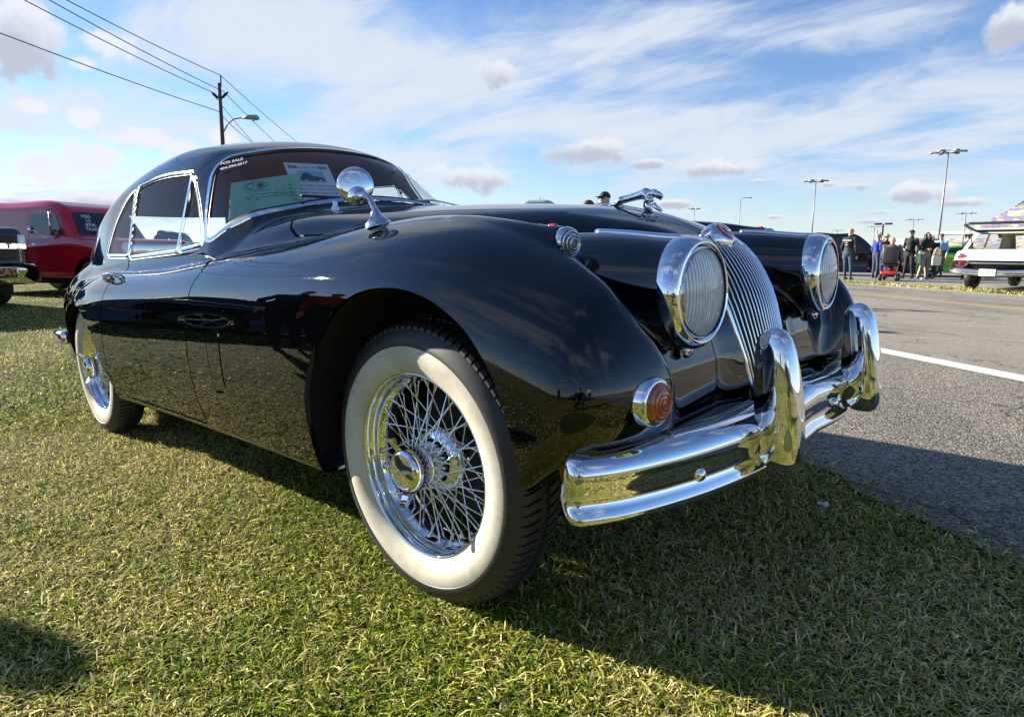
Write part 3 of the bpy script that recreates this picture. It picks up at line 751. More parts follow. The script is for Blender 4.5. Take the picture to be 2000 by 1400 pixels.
# ---- bonnet, doors, vent flap: cut out, gap left open
BP = [(-.955,.0),(-.955,.38),(-.945,.43),(-.92,.475),(-.88,.505),(-.82,.52),(-.6,.485),(-.3,.435),(0,.375),(.15,.32),(.28,.255),(.36,.195),(.42,.12),(.44,.0)]
BPoly = BP+[(x, -y) for x, y in BP[-2:0:-1]]
def bon(P, N): return np.where((P[:,2] > .80), poly_sd(P[:,0], P[:,1], BPoly), 1.)
bonnet, body = body.cut(lambda P, N: bon(P, N)+.0035)
gap_, body = body.cut(lambda P, N: bon(P, N)-.0035)
DP = round_poly([(-1.185,.268,.02),(-1.158,.5,.1),(-1.118,.70,.1),(-1.088,.832,.05),(-1.36,.883,.03),(-2.165,.873,.02),(-2.03,.74,.06),(-2.10,.50,.1),(-2.185,.262,.02)], .03)
dof = lambda P, N: np.where((AB(P) > .55), poly_sd(P[:,0], P[:,2], DP), 1.)
door, body = body.cut(lambda P, N: dof(P, N)+.0038)
gap_, body = body.cut(lambda P, N: dof(P, N)-.0038)
VP = round_poly([(-.968,.628),(-.862,.634),(-.880,.43),(-.975,.422)], .02)
vf = lambda P, N: np.where((AB(P) > .6), poly_sd(P[:,0], P[:,2], VP), 1.)
vent, body = body.cut(lambda P, N: vf(P, N)+.004)
gap_, body = body.cut(lambda P, N: vf(P, N)-.004)
body.obj('body', BLACK, car)
bonnet.obj('bonnet', BLACK, car)
doors = [h_.obj('door', BLACK, car) for h_ in split_sides(door)]
for h_ in split_sides(vent): h_.offset(.001).obj('vent_flap', BLACK, car)
# dark inner skin so nothing shows through the shut lines
inn = Patch(P, N, F); inn, _ = inn.cut(lambda P, N: np.minimum(np.minimum(np.abs(dof(P, N)), np.abs(bon(P, N))), np.abs(vf(P, N)))-.02)
inn.offset(-.012).obj('inner_panel', DARK, car)
# headlining and inner cabin sides
hl, _ = body.cut(lambda P, N: 1.10-P[:,2]); hl.offset(-.012).obj('headlining', HEADLINER, car)
m = MB(); m.box((-2.2,0,.36), (2.1,1.2,.04)); m.box((-1.28,0,.78), (.10,1.08,.28)); m.build('cabin_floor', mat('brown_carpet', (.12,.07,.045), .95), car)
for sg in (-1, 1):
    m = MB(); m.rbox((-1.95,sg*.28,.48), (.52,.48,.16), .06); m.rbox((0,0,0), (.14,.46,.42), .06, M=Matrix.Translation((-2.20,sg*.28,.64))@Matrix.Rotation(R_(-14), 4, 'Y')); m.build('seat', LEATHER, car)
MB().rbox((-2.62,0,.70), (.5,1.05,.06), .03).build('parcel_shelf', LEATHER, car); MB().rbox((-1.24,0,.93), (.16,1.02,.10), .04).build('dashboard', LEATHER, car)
m = MB(); M_ = axisM((-1.52,.32,.90), (-.85,0,.52)); m.tube([(.19*math.cos(a), .19*math.sin(a), 0) for a in np.linspace(0, 2*math.pi, 40, endpoint=False)], .011, 8, closed=True, M=M_)
for a in (0, 2.1, 4.2): m.tube([(0,0,-.01), (.19*math.cos(a), .19*math.sin(a), 0)], .008, 6, M=M_)
m.build('steering_wheel', RUBBER, car)

# ---- grille: frame and one object per bar
gr = empty('grille', parent=car)
V = []
pts = [(Xg(z)-.022*(y/.15)**2-.004, y, z) for y, z in [(Yg(z), z) for z in np.linspace(.46,.868,46)]]
loop = pts+[(x, -y, z) for x, y, z in pts[::-1]]
m = MB(); m.tube(loop, .0085, 8, caps=True); m.build('frame', CHROME, gr)
nb = 16
for i in range(nb):
    t = (i+.5)/nb*2-1
    zt = np.linspace(.462,.872,36); q = []
    for z in zt:
        y = t*min(Yg(z)+.0, .152)*1.0
        yy = t*.146
        if z > .80: yy = t*.146*(.62+.38*min(1, Yg(z)/.14))
        if z < .70: yy = t*(Yg(z)-.006)
        if abs(yy) < Yg(z)-.002: q.append((Xg(z)-.022*(yy/.15)**2+.0, yy, z))
    if len(q) < 4: continue
    m = MB(); m.tube(q, .0026, 6); m.build('bar', CHROME, gr)
V = [(Xg(z)-.075, s*(Yg(z)+.01), z) for z in np.linspace(.45,.875,20) for s in (-1,1)]
mobj('backing', V, [(2*i,2*i+1,2*i+3,2*i+2) for i in range(19)], DARK, gr)
# badge on the bonnet nose
bd = empty('nose_badge', parent=car)
Mb = axisM((.424,0,.868), (.72,0,.69), (0,1,0))
MB().lathe([(0,.006),(.030,.006),(.036,.002),(.042,-.010),(.046,-.022)], 32, Mb@Matrix.Diagonal((1.15,1,1,1))).build('rim', CHROME, bd)
MB().lathe([(0,.013),(.012,.013),(.022,.011),(.030,.0065)], 32, Mb).build('enamel', mat('red_enamel', (.35,.03,.01), .12, coat=1), bd)
MB().tube([(.0225*math.cos(a), .0225*math.sin(a), .0112) for a in np.linspace(0,2*math.pi,32,endpoint=False)], .0014, 6, closed=True, M=Mb).build('ring', CHROME, bd)
hc = [(-.011,-.006),(-.006,.004),(0,.010),(.006,.004),(.011,-.006),(0,-.010)]
MB().prism(hc, .0128, .0165, Mb).build('emblem', CHROME, bd)
m = MB(); m.tube([(.405-.02*0,y,z) for y,z in ((-.085,.858),(-.05,.872),(0,.881),(.05,.872),(.085,.858))], .010, 8); m.build('crest', CHROME, bd)
# centre strip along the bonnet
xsn = np.linspace(.02,.40,30)
m = MB(); m.sweep([(x, 0, Zh(x)+.001) for x in xsn], [(-.006,0),(-.003,.005),(.003,.005),(.006,0)], (0,0,1)); m.build('bonnet_strip', CHROME, car)

# ---- headlamps
for sg in (-1, 1):
    hd = empty('headlamp', parent=car)
    c = (.566, sg*.40, .743)
    Mh = axisM(c, (1,sg*.03,0), (0,0,1))
    # bezel: deep at the top, shallow at the bottom
    n = 64; prof = [(.1165,-1.),(.1178,-.8),(.1160,-.45),(.1115,-.15),(.1062,.0),(.101,.004),(.097,-.004),(.0950,-.016),(.094,-.022)]
    V = []; Fq = []
    for i in range(n):
        a = 2*math.pi*i/n; d = .037+.013*math.cos(a)
        if abs(math.cos(a)+1) < .35 : pass
        for r, h in prof:
            hh = h*d if h < -.1 and h >= -1 and r > .105 else h
            V.append((r*math.cos(a), r*math.sin(a), hh))
    k = len(prof)
    for i in range(n):
        j = (i+1) % n
        for q in range(k-1): Fq.append((i*k+q, j*k+q, j*k+q+1, i*k+q+1))
    MB().add(V, Fq, Mh).build('bezel', CHROME, hd)
    MB().lathe([(.094,-.03),(.094,.0),(.090,.006)], 48, Mh).build('lamp_ring', CHROME2, hd)
    MB().lathe([(.092,-.004),(.085,-.02),(.065,-.055),(.035,-.085),(.0,-.095)], 48, Mh).build('reflector', mat('lamp_silver', (.95,.96,.98), .35, metal=1), hd)
    # fluted lens: shallow dome with vertical ribs
    n = 44; V = []; Fq = []
    for i in range(n+1):
        for j in range(n+1):
            u = -1+2*i/n; w = -1+2*j/n
            # square to disc
            px = u*math.sqrt(1-w*w/2); py = w*math.sqrt(1-u*u/2); r2 = px*px+py*py
            hgt = .018*(1-r2)+.0
            V.append((px*.0915, py*.0915, hgt))
    for i in range(n):
        for j in range(n): a = i*(n+1)+j; Fq.append((a, a+n+1, a+n+2, a+1))
    def lens_fn(m, t, b):
        tc = t.nodes.new('ShaderNodeTexCoord'); w = t.nodes.new('ShaderNodeTexWave'); w.wave_type = 'BANDS'; w.bands_direction = 'Y'; w.inputs['Scale'].default_value = 34; w.inputs['Distortion'].default_value = 0
        w2 = t.nodes.new('ShaderNodeTexWave'); w2.wave_type = 'BANDS'; w2.bands_direction = 'Z'; w2.inputs['Scale'].default_value = 9; w2.wave_profile = 'SAW'
        ad = t.nodes.new('ShaderNodeMath'); ad.operation = 'MULTIPLY_ADD'; ad.inputs[1].default_value = .14
        bp_ = t.nodes.new('ShaderNodeBump'); bp_.inputs['Strength'].default_value = .8; bp_.inputs['Distance'].default_value = .004
        t.links.new(tc.outputs['Object'], w.inputs[0]); t.links.new(tc.outputs['Object'], w2.inputs[0])
        t.links.new(w2.outputs['Fac'], ad.inputs[0]); t.links.new(w.outputs['Fac'], ad.inputs[2]); t.links.new(ad.outputs[0], bp_.inputs['Height']); rc = t.nodes.new('ShaderNodeValToRGB'); rc.color_ramp.elements[0].color = (.50,.53,.56,1); rc.color_ramp.elements[1].color = (.92,.95,.98,1); t.links.new(ad.outputs[0], rc.inputs[0]); t.links.new(rc.outputs[0], b.inputs['Base Color']); t.links.new(bp_.outputs[0], b.inputs['Normal'])
    LENSF = mat('fluted_lens', (.80,.83,.87), .07, fn=lens_fn, coat=.6, **{'Transmission Weight': .28, 'IOR': 1.45})
    MB().add(V, Fq, Mh).build('lens', LENSF, hd)
    m = MB(); m.lathe([(0,.012),(.010,.011),(.016,.006),(.017,.0)], 20, axisM((.53+.0,sg*.40+sg*.0,.621), (1,0,-.3))); m.build('retaining_screw', CHROME, hd)
    # chrome flash on top of the nacelle
    m = MB(); xs_ = np.linspace(.30,.515,16)
    m.sweep([(x, sg*.395, .743+Rn(x)+.0015) for x in xs_], [(-.011,-.004),(-.006,.004),(0,.007),(.006,.004),(.011,-.004)], (0,0,1)); m.build('lamp_flash', CHROME, hd)
    # side lamp on the wing
    sl = empty('side_lamp', parent=car)
    Ms = axisM((.330, sg*.550, .853), (1,sg*.12,-.06), (0,0,1))
    MB().lathe([(.030,-.02),(.034,-.012),(.035,.004),(.033,.012),(.030,.014)], 32, Ms).build('ring', CHROME, sl)
    rings = []
    for k in range(9): r = .030*(1-k/9); rings += [(r, .012+.010*(k/9)), (r-.0012, .0165+.010*(k/9))]
    MB().lathe(rings+[(0,.028)], 32, Ms).build('lens', mat('ribbed_glass', (.20,.21,.22), .08, coat=.6), sl)
    for rr, hh in ((.026,.0175),(.0185,.0215),(.011,.0255)): MB().tube([(rr*math.cos(a), rr*math.sin(a), hh) for a in np.linspace(0,2*math.pi,24,endpoint=False)], .0013, 5, closed=True, M=Ms).build('lens_ring', CHROME, sl)
    MB().rbox((.300, sg*.555, .890), (.022,.008,.010), .003).build('tell_tale', RED_LENS, sl, label='tiny red tell-tale on top of the side lamp')
    # amber turn signal on the wing nose
    ai = empty('turn_signal', parent=car)
    ox = .02
    Ma = axisM((.582, sg*.642, .566), (1,sg*.08,.0), (0,0,1))
    MB().lathe([(.045,-.05),(.045,.012),(.042,.020),(.037,.021)], 40, Ma).build('ring', CHROME, ai)
    MB().lathe([(.0375,.018),(.032,.026),(.020,.032),(0,.035)], 40, Ma).build('lens', AMBER, ai)
    for rr, hh in ((.0325,.0265),(.0245,.0305),(.0165,.0335),(.0085,.0348)): MB().tube([(rr*math.cos(a), rr*math.sin(a), hh) for a in np.linspace(0,2*math.pi,28,endpoint=False)], .0016, 5, closed=True, M=Ma).build('lens_ring', AMBER, ai)

# ---- front bumper with two overriders
bu = empty('front_bumper', parent=car)
half = smooth_poly([(.652,0),(.652,-.16),(.643,-.32),(.620,-.47),(.585,-.60),(.548,-.695),(.512,-.752),(.486,-.780)], 6, False)
path = [(p[0], p[1], 0) for p in half]; path = [(x, -y, z) for x, y, z in path[:0:-1]]+path
prof = [(-.050,.466),(-.030,.473),(-.008,.470),(.010,.459),(.020,.444),(.0225,.431),(.0190,.415),(.0135,.400),(.0095,.387),(.0100,.377),(.0150,.367),(.0215,.358),(.0230,.350),(.018,.343),(.002,.338),(-.02,.339)]
V = []; Fq = []; n = len(prof); NP = len(path)
pa = np.array(path)
for i in range(NP):
    t = pa[min(i+1, NP-1)]-pa[max(i-1, 0)]; t /= np.linalg.norm(t); nx, ny = -t[1], t[0]
    if nx < 0: nx, ny = -nx, -ny
    e = min(i, NP-1-i); sh = [.10,.45,.70,.86,.95][e] if e < 5 else 1.0; zs = [.42,.70,.86,.94,.98][e] if e < 5 else 1.0
    cy = abs(pa[i][1]); lift = .012+.014*max(0, 1-cy/.26)
    for u, z in prof: V.append((pa[i][0]+nx*(u*sh-(1-sh)*.03), pa[i][1]+ny*(u*sh-(1-sh)*.03), .405+(z-.405)*zs+lift))
for i in range(NP-1):
    for k in range(n-1): Fq.append((i*n+k, (i+1)*n+k, (i+1)*n+k+1, i*n+k+1))
Fq += [tuple(range(n)), tuple((NP-1)*n+k for k in range(n))[::-1]]
mobj('blade', V, Fq, CHROME, bu)
for sg in (-1, 1):
    zs_ = [.368,.376,.395,.43,.48,.53,.58,.62,.645,.660,.667]; fr = [.45,.72,.92,1.0,1.0,.97,.9,.80,.66,.42,.12]
    V = []; Fq = []; n = 28
    for z, f_ in zip(zs_, fr):
        cx = .700+.006*math.sin((z-.36)/.31*math.pi)-.020*(z-.4)/.27
        for k in range(n):
            a = 2*math.pi*k/n; ca, sa = math.cos(a), math.sin(a)
            V.append((cx+(.042 if ca > 0 else .060)*f_*np.sign(ca)*abs(ca)**.85, sg*.306+.030*min(1, f_*1.1)*np.sign(sa)*abs(sa)**.9, z))
    for i in range(len(zs_)-1):
        for k in range(n): Fq.append((i*n+k, i*n+(k+1)%n, (i+1)*n+(k+1)%n, (i+1)*n+k))
    Fq += [tuple(range(n))[::-1], tuple((len(zs_)-1)*n+k for k in range(n))]
    mobj('overrider', V, Fq, CHROME, bu)
    b_ = Matrix.Translation((.612, sg*.505, .395))
    MB().lathe([(.0145,-.004),(.0145,.004),(.010,.010),(0,.012)], 20, axisM((.617, sg*.515, .400), (.93,sg*.36,0))).build('bolt', CHROME, bu)
    MB().lathe([(.014,-.004),(.014,.003),(.008,.009),(0,.010)], 20, axisM((.668, sg*.15, .415), (1,0,0))).build('bolt', CHROME, bu)
# splash pan between body and bumper
V = []; ys = np.linspace(-.66,.66,41)
for y in ys:
    f0 = .50-.10*(abs(y)/.66)**3; f1 = np.interp(abs(y), [0,.32,.47,.6,.7], [.612,.603,.58,.545,.50])
    V += [(f0-.04, y, .475), (f0+.3*(f1-f0), y, .470), (f1, y, .440), (f1-.01, y, .40)]
mobj('splash_pan', V, [(4*i+k, 4*i+4+k, 4*i+5+k, 4*i+1+k) for i in range(40) for k in range(3)], BLACK, car)
# rear bumper end, seen past the rear wing
for sg in (-1, 1): MB().rbox((-3.10,sg*.735,.47), (.20,.05,.075), .02).build('rear_bumper', CHROME, car)
# ---- wing mirror
mi = empty('wing_mirror', parent=car)
bx, by, bz = -.232, -.615, .925
MB().lathe([(.036,-.012),(.034,.002),(.026,.010),(.016,.020),(.011,.034),(.009,.040)], 28, axisM((bx,by,bz), (-.25,.0,1))).build('foot', CHROME2, mi)
m = MB(); st = smooth_poly([(bx-.008,by,bz+.03),(bx-.022,by,bz+.055),(bx-.045,by,bz+.075),(bx-.068,by,bz+.088)], 5, False); m.tube(st, [.0085]*len(st), 10); m.build('stalk', CHROME2, mi)
mc = (-.312, -.622, 1.030); md = Vector((.74,-.62,.04))
Mm = axisM(mc, md, (0,0,1))
MB().lathe([(.0,.006),(.012,.0058),(.028,.0045),(.038,.0025),(.0455,-.001),(.0480,-.005),(.0480,-.012),(.044,-.014),(0,-.014)], 48, Mm).build('shell', CHROME, mi)
MB().lathe([(.024,.006),(.026,.022),(.019,.028),(.014,.030),(.014,.040),(.009,.045),(0,.046)], 28, Mm@Matrix.Translation((-.032,-.008,0))).build('ball_joint', CHROME, mi)
m = MB(); m.tube([tuple(st[-1]), tuple((Mm@Matrix.Translation((-.032,-.008,.034))).translation)], .0085, 10); m.build('arm', CHROME, mi)
# ---- door handles, wipers, washer jets, lock
for sg in (-1, 1):
    dh = empty('door_handle', parent=doors[0] if sg < 0 else doors[1])
    q = smooth_poly([(-1.99,sg*.718,.800),(-2.01,sg*.742,.812),(-2.06,sg*.752,.812),(-2.12,sg*.748,.806),(-2.15,sg*.728,.797)], 5, False)
    m = MB(); m.tube(q, [.009]*len(q), 10); m.rbox((-2.145,sg*.728,.795), (.06,.03,.03), .01); m.rbox((-1.99,sg*.720,.798), (.03,.02,.02), .007); m.build('handle', CHROME, dh)
    dh.name = 'door_handle'
for y0, y1 in ((.08,-.24),(.44,.10)):
    w_ = empty('wiper', parent=car)
    a_ = np.array((-1.040,y0,1.060)); b_ = np.array((-1.072,y1+.04,1.078))
    m = MB(); m.tube([a_, a_*.5+b_*.5+np.array([.0,0,.014]), b_], .004, 6); m.lathe([(.014,0),(.012,.012),(0,.014)], 16, axisM(a_-np.array([0,0,.012]), (.3,0,1))); m.build('arm', CHROME2, w_)
    m = MB(); m.box((0,0,0), (.008,.30,.010), M=Matrix.Translation(tuple(b_+np.array([-.004,0,.0])))@Matrix.Rotation(R_(4), 4, 'Z')); m.build('blade', RUBBER, w_)
for y in (-.27,.27):
    MB().lathe([(.016,0),(.013,.012),(.008,.018),(.009,.028),(.005,.034),(0,.035)], 18, axisM((-.97,y,1.022), (.1,0,1))).build('washer_jet', CHROME, car)
# ------------------------------------------------------------------ wire wheels
def build_wheel(full):
    parts = []
    r0 = .348
    tp = [(.218,.050),(.2235,.058),(.232,.0645),(.246,.0715),(.262,.0755),(.276,.0755),(.288,.0735),(.2905,.0728)]
    bp_ = [(.2905,.0728),(.2912,.0742),(.2935,.0745),(.303,.0725),(.316,.066),(.326,.060),(.331,.0560),(.336,.046),(.3385,.03),(.340,0),(.3385,-.03),(.336,-.046),(.326,-.060),(.30,-.073),(.262,-.0755),(.2235,-.058)]
    parts.append(('whitewall', MB().lathe(tp, 120), WHITE_WALL, None))
    parts.append(('tyre', MB().lathe(bp_, 120), TYRE, None))
    rp = [(.2170,.046),(.2195,.056),(.2225,.0605),(.2258,.0600),(.2262,.056)]
    m = MB(); m.lathe(rp, 96); m.lathe([(.2170,.046),(.2125,.040),(.2105,.030),(.2085,.022),(.2000,.0150),(.1965,.004),(.1955,-.02),(.1965,-.030),(.205,-.036),(.2105,-.045),(.218,-.056),(.2225,-.060)], 96)
    parts.append(('rim', m, CHROME, None))
    # brake drum and dust cover behind the spokes
    m = MB(); m.lathe([(0,-.060),(.155,-.060),(.165,-.070),(.165,-.14)], 48); parts.append(('brake_drum', m, DARK, None))
    m = MB(); m.lathe([(.086,-.058),(.0865,-.030),(.083,-.008),(.070,.006),(.055,.010)], 48); m.lathe([(.048,-.012),(.047,.020),(.043,.034),(.047,.040),(.049,.052),(.046,.058),(.040,.060)], 48)
    for k in range(24):
        a = 2*math.pi*k/24
        m.tube([(.0485*math.cos(a+.0), .0485*math.sin(a), -.002), (.0475*math.cos(a+.16), .0475*math.sin(a+.16), .030)], .0030, 5)
    parts.append(('hub', m, CHROME, None))
    # knock-off spinner with two ears
    m = MB(); m.lathe([(.044,.056),(.051,.064),(.0535,.078),(.0530,.092),(.0510,.101),(.0475,.107),(.042,.1105),(.040,.1090),(.022,.1125),(0,.1135)], 48)
    for a in (R_(97), R_(277)):
        for k in range(1):
            pr = [(.030,.064),(.030,.098),(.046,.104),(.062,.116),(.076,.126),(.084,.126),(.083,.118),(.070,.104),(.056,.086),(.046,.068)]
            V = []; n = len(pr)
            for s_, w in ((-1,1),(1,1)):
                for i, (r, h) in enumerate(pr): V.append((r, s_*(.017-.010*max(0,(r-.035)/.05)), h))
            m.add(V, [tuple(range(n))[::-1], tuple(range(n,2*n))]+[(i,(i+1)%n,n+(i+1)%n,n+i) for i in range(n)], Matrix.Rotation(a, 4, 'Z'))
    parts.append(('spinner', m, CHROME, 40))
    return parts
_wheel_meshes = {}
def spoke_mesh():
    me = bpy.data.meshes.new('spoke'); m = MB(); m.tube([(0,0,0),(0,0,.90),(0,0,.905),(0,0,1)], [1,1,1.55,1.55], 7)
    me.from_pydata(m.V, [], m.F); me.polygons.foreach_set('use_smooth', np.ones(len(me.polygons), dtype=bool)); me.materials.append(CHROME); me.update(); return me
SPK = spoke_mesh()
def nipple_mesh():
    me = bpy.data.meshes.new('nipple'); m = MB(); m.lathe([(0,.006),(.0032,.005),(.0036,0),(.0036,-.004)], 8)
    me.from_pydata(m.V, [], m.F); me.polygons.foreach_set('use_smooth', np.ones(len(me.polygons), dtype=bool)); me.materials.append(CHROME); me.update(); return me
NIP = nipple_mesh()
def lug_mesh():
    me = bpy.data.meshes.new('tread_block'); m = MB()
    # block on the shoulder: local x = around, y = outward offset, z = radial
    prof = [(.0580,.3275),(.0570,.3345),(.0500,.3405),(.030,.3450),(.012,.3468),(.012,.338),(.050,.326)]
    w = .0082; V = []; n = len(prof)
    for s_ in (-1,1):
        for i, (h, r) in enumerate(prof): V.append((s_*w+.010*(.058-h)/.046, h, r))
    m.add(V, [tuple(range(n))[::-1], tuple(range(n,2*n))]+[(i,(i+1)%n,n+(i+1)%n,n+i) for i in range(n)])
    me.from_pydata(m.V, [], m.F); me.materials.append(TYRE); me.update(); return me
LUG = lug_mesh()
def place_wheel(x, y, full, spin=0., hub=.345):
    sg = -1 if y < 0 else 1
    w = empty('wheel', parent=car)
    M = axisM((x, y, hub), (0,sg,0), (1,0,0))       # local z outward, local x forward
    w.matrix_local = M@Matrix.Rotation(spin, 4, 'Z')
    for nm, mb, mt, au in build_wheel(full):
        if nm not in _wheel_meshes:
            o = mb.build(nm, mt, w, auto=au); _wheel_meshes[nm] = o.data
        else: link(bpy.data.objects.new(nm, _wheel_meshes[nm]), w)
    # spokes: outer rows start at the hub's front, inner rows at its back, each leaning one way or the other
    ends = []
    for k in range(32):
        a = 2*math.pi*(k+.5)/32; d = .62 if k % 2 else -.62
        ends.append(((.044*math.cos(a+d), .044*math.sin(a+d), .050), (.1985*math.cos(a), .1985*math.sin(a), -.012)))
    for k in range(32):
        a = 2*math.pi*k/32; d = .80 if k % 2 else -.80
        ends.append(((.074*math.cos(a+d), .074*math.sin(a+d), -.006), (.2025*math.cos(a), .2025*math.sin(a), .016)))
    for p, q in ends:
        p, q = Vector(p), Vector(q); L_ = (q-p).length
        o = bpy.data.objects.new('spoke', SPK); link(o, w)
        o.matrix_local = axisM(p, q-p)@Matrix.Diagonal((.0019,.0019,L_,1))
        if full:
            o = bpy.data.objects.new('nipple', NIP); link(o, w); o.matrix_local = axisM(q, (p-q))
    if full:
        for k in range(90):
            a = 2*math.pi*k/90
            for s_ in ((1,-1) if full else (1,)):
                o = bpy.data.objects.new('tread_block', LUG); link(o, w)
                # local: x tangential, y axial, z radial
                ca, sa = math.cos(a+(.04 if s_ < 0 else 0)), math.sin(a+(.04 if s_ < 0 else 0))
                o.matrix_local = Matrix(((-sa*s_, 0, ca, 0), (ca*s_, 0, sa, 0), (0, s_, 0, 0), (0,0,0,1)))
    text('lettering', 'Jaguar', CHROME2, Matrix.Translation((0,0,.1135))@Matrix.Rotation(-spin, 4, 'Z')@Matrix.Rotation(R_(180) if False else 0, 4, 'Z'), .020, w, ext=.0008)
    return w
w1 = place_wheel(0, -.655, True, R_(3)); place_wheel(-2.591, -.655, True, R_(20)); place_wheel(0, .655, False); place_wheel(-2.591, .655, False)
# ------------------------------------------------------------------ leaping cat mascot on the bonnet
def caps(x, y, z, a, b, ra, rb):
    a, b = np.array(a, float), np.array(b, float); d = b-a; L2 = d@d
    t = np.clip(((x-a[0])*d[0]+(y-a[1])*d[1]+(z-a[2])*d[2])/L2, 0, 1)
    return np.sqrt((x-a[0]-t*d[0])**2+(y-a[1]-t*d[1])**2+(z-a[2]-t*d[2])**2)-(ra+(rb-ra)*t)
CAT = [((0.118,0,0.9796),(0.160,0,0.9862),.0125,.0115,0),((0.160,0,0.9862),(0.205,0,0.9928),.0115,.0165,0),((0.205,0,0.9928),(0.232,0,0.9903),.0165,.0105,0),
       ((0.236,0,0.9901),(0.250,0,0.9853),.0115,.0095,0),((0.250,0,0.9863),(0.262,0,0.9806),.0085,.0058,0),((0.248,0,0.9784),(0.258,0,0.9719),.0045,.0035,0),
       ((0.118,.008,0.9796),(0.100,.009,0.9680),.0105,.0070,1),((0.100,.009,0.9680),(0.080,.008,0.9660),.0065,.0045,1),((0.080,.008,0.9660),(0.068,.008,0.9620),.0050,.0045,1),
       ((0.208,.009,0.9876),(0.222,.011,0.9718),.0085,.0055,1),((0.222,.011,0.9718),(0.206,.010,0.9667),.0050,.0038,1),((0.240,.006,0.9989),(0.236,.007,1.0031),.003,.002,1)]
def cat_f(x, y, z):
    f = None
    for a, b, ra, rb, s in CAT:
        yy = np.abs(y) if s else y
        d = caps(x, yy, z, a, b, ra, rb); f = d if f is None else smin(f, d, .005)
    return f
Pc, Nc, Fc = surface(cat_f, (.055,0,.955), (.275,.035,1.03), .0024)
ms = empty('cat_mascot', (.008,0,.0955), parent=car); ms.scale = (.9,.9,.9)
Patch(Pc, Nc, Fc).obj('leaping_cat', CHROME, ms)
m = MB(); m.prism([(.205,.935),(.232,.930),(.224,.955),(.220,.978),(.204,.978),(.200,.955)], -.006, .006, Matrix(((1,0,0,0),(0,0,-1,0),(0,1,0,0),(0,0,0,1)))); m.tube([(.232,0,.958),(.246,0,.945),(.262,0,.937)], [.009,.007,.005], 8)
m.build('mount', CHROME, ms); MB().tube([(.056,0,.961),(.09,0,.962),(.125,0,.957)], [.004,.007,.005], 8).build('foot_plate', CHROME, ms)
# ------------------------------------------------------------------ lettering on the windscreen
PAINTW = mat('white_lettering', (.80,.80,.80), .6)
def frame3(o, xd, n):
    x = Vector(xd).normalized(); z = (Vector(n)-x*Vector(n).dot(x)).normalized(); y = z.cross(x)
    return Matrix(((x.x,y.x,z.x,o[0]),(x.y,y.y,z.y,o[1]),(x.z,y.z,z.z,o[2]),(0,0,0,1)))
nv_ = Vector((.40,-.58,.70))
text('sale_lettering', 'FOR SALE', PAINTW, frame3((-1.404,-.444,1.236), (.058,.053,.014), nv_), .0215, glass_ws, bold=.0006)
text('sale_lettering', '404-394-2517', PAINTW, frame3((-1.380,-.450,1.216), (.077,.070,.021), nv_), .0200, glass_ws, bold=.0006)
CHALK = mat('chalk_lettering', (.62,.64,.66), .7)
text('price_lettering', '$ 79,', CHALK, frame3((-1.243,.270,1.222), (.035,.065,-.035), (.58,.24,.78)), .050, glass_ws)
text('price_lettering', 'Firm', CHALK, frame3((-1.212,.295,1.188), (.02,.06,-.03), (.58,.26,.77)), .036, glass_ws)
# ------------------------------------------------------------------ sheets propped behind the windscreen
def paper_fn(c):
    def fn(m, t, b):
        tr = t.nodes.new('ShaderNodeBsdfTranslucent'); tr.inputs[0].default_value = (*c, 1); mx = t.nodes.new('ShaderNodeMixShader'); mx.inputs[0].default_value = .45
        t.links.new(b.outputs[0], mx.inputs[1]); t.links.new(tr.outputs[0], mx.inputs[2]); t.links.new(mx.outputs[0], t.nodes['Material Output'].inputs[0])
    return fn
PAPERW = mat('white_paper', (.82,.82,.85), .7, fn=paper_fn((.82,.82,.85))); PAPERG = mat('green_paper', (.42,.66,.52), .6, fn=paper_fn((.42,.66,.52))); INK = mat('dark_ink', (.03,.05,.05), .8)
def sheet(name, label, corners, m, thick=.0015):
    """corners TL TR BR BL in car frame; returns root Empty in the sheet plane and its size"""
    TL, TR, BR, BL = [CARM@Vector(c) for c in corners]
    xd = ((TR-TL)+(BR-BL))*.5; yd = ((TL-BL)+(TR-BR))*.5; n = xd.cross(yd).normalized(); c = (TL+TR+BR+BL)/4
    w, h = xd.length, yd.length
    o = empty(name, label=label, category='sheet'); o.matrix_world = frame3(c, xd, n)
    mb = MB(); mb.rbox((0,0,0), (w,h,thick), .0005, seg=1); mb.build('paper', m, o, smooth=False)
    return o, w, h
off = Vector((-.030,.006,-.036))
def inside(q): return tuple(Vector(q)+off)
sh, w, h = sheet('information_sheet', 'white information sheet with a car picture propped behind the coupe windscreen', [(-1.343,-.297,1.235),(-1.285,-.123,1.233),(-1.067,-.124,1.052),(-1.106,-.296,1.054)], PAPERW)
T = lambda x, y, z=.0014: Matrix.Translation((x, y, z))
def pane(par, name, x0, x1, y0, y1, m, z=.0012): return mobj(name, [(x0,y0,z),(x1,y0,z),(x1,y1,z),(x0,y1,z)], [(0,1,2,3)], m, par, False)
pane(sh, 'picture', -w*.28, w*.30, h*.02, h*.30, mat('picture_sky', (.22,.38,.42), .6))
m = MB(); m.prism([(-w*.25,h*.06),(w*.27,h*.06),(w*.27,h*.13),(w*.12,h*.17),(w*.02,h*.18),(-w*.02,h*.25),(-w*.16,h*.25),(-w*.22,h*.16),(-w*.25,h*.14)], .0013, .0016); m.build('picture_car', INK, sh, smooth=False)
m = MB()
for x in (-.15,.17): m.lathe([(0,.0004),(w*.035,.0004),(w*.035,0)], 14, T(w*x, h*.065, .0016))
m.build('picture_wheel', PAPERW, sh)
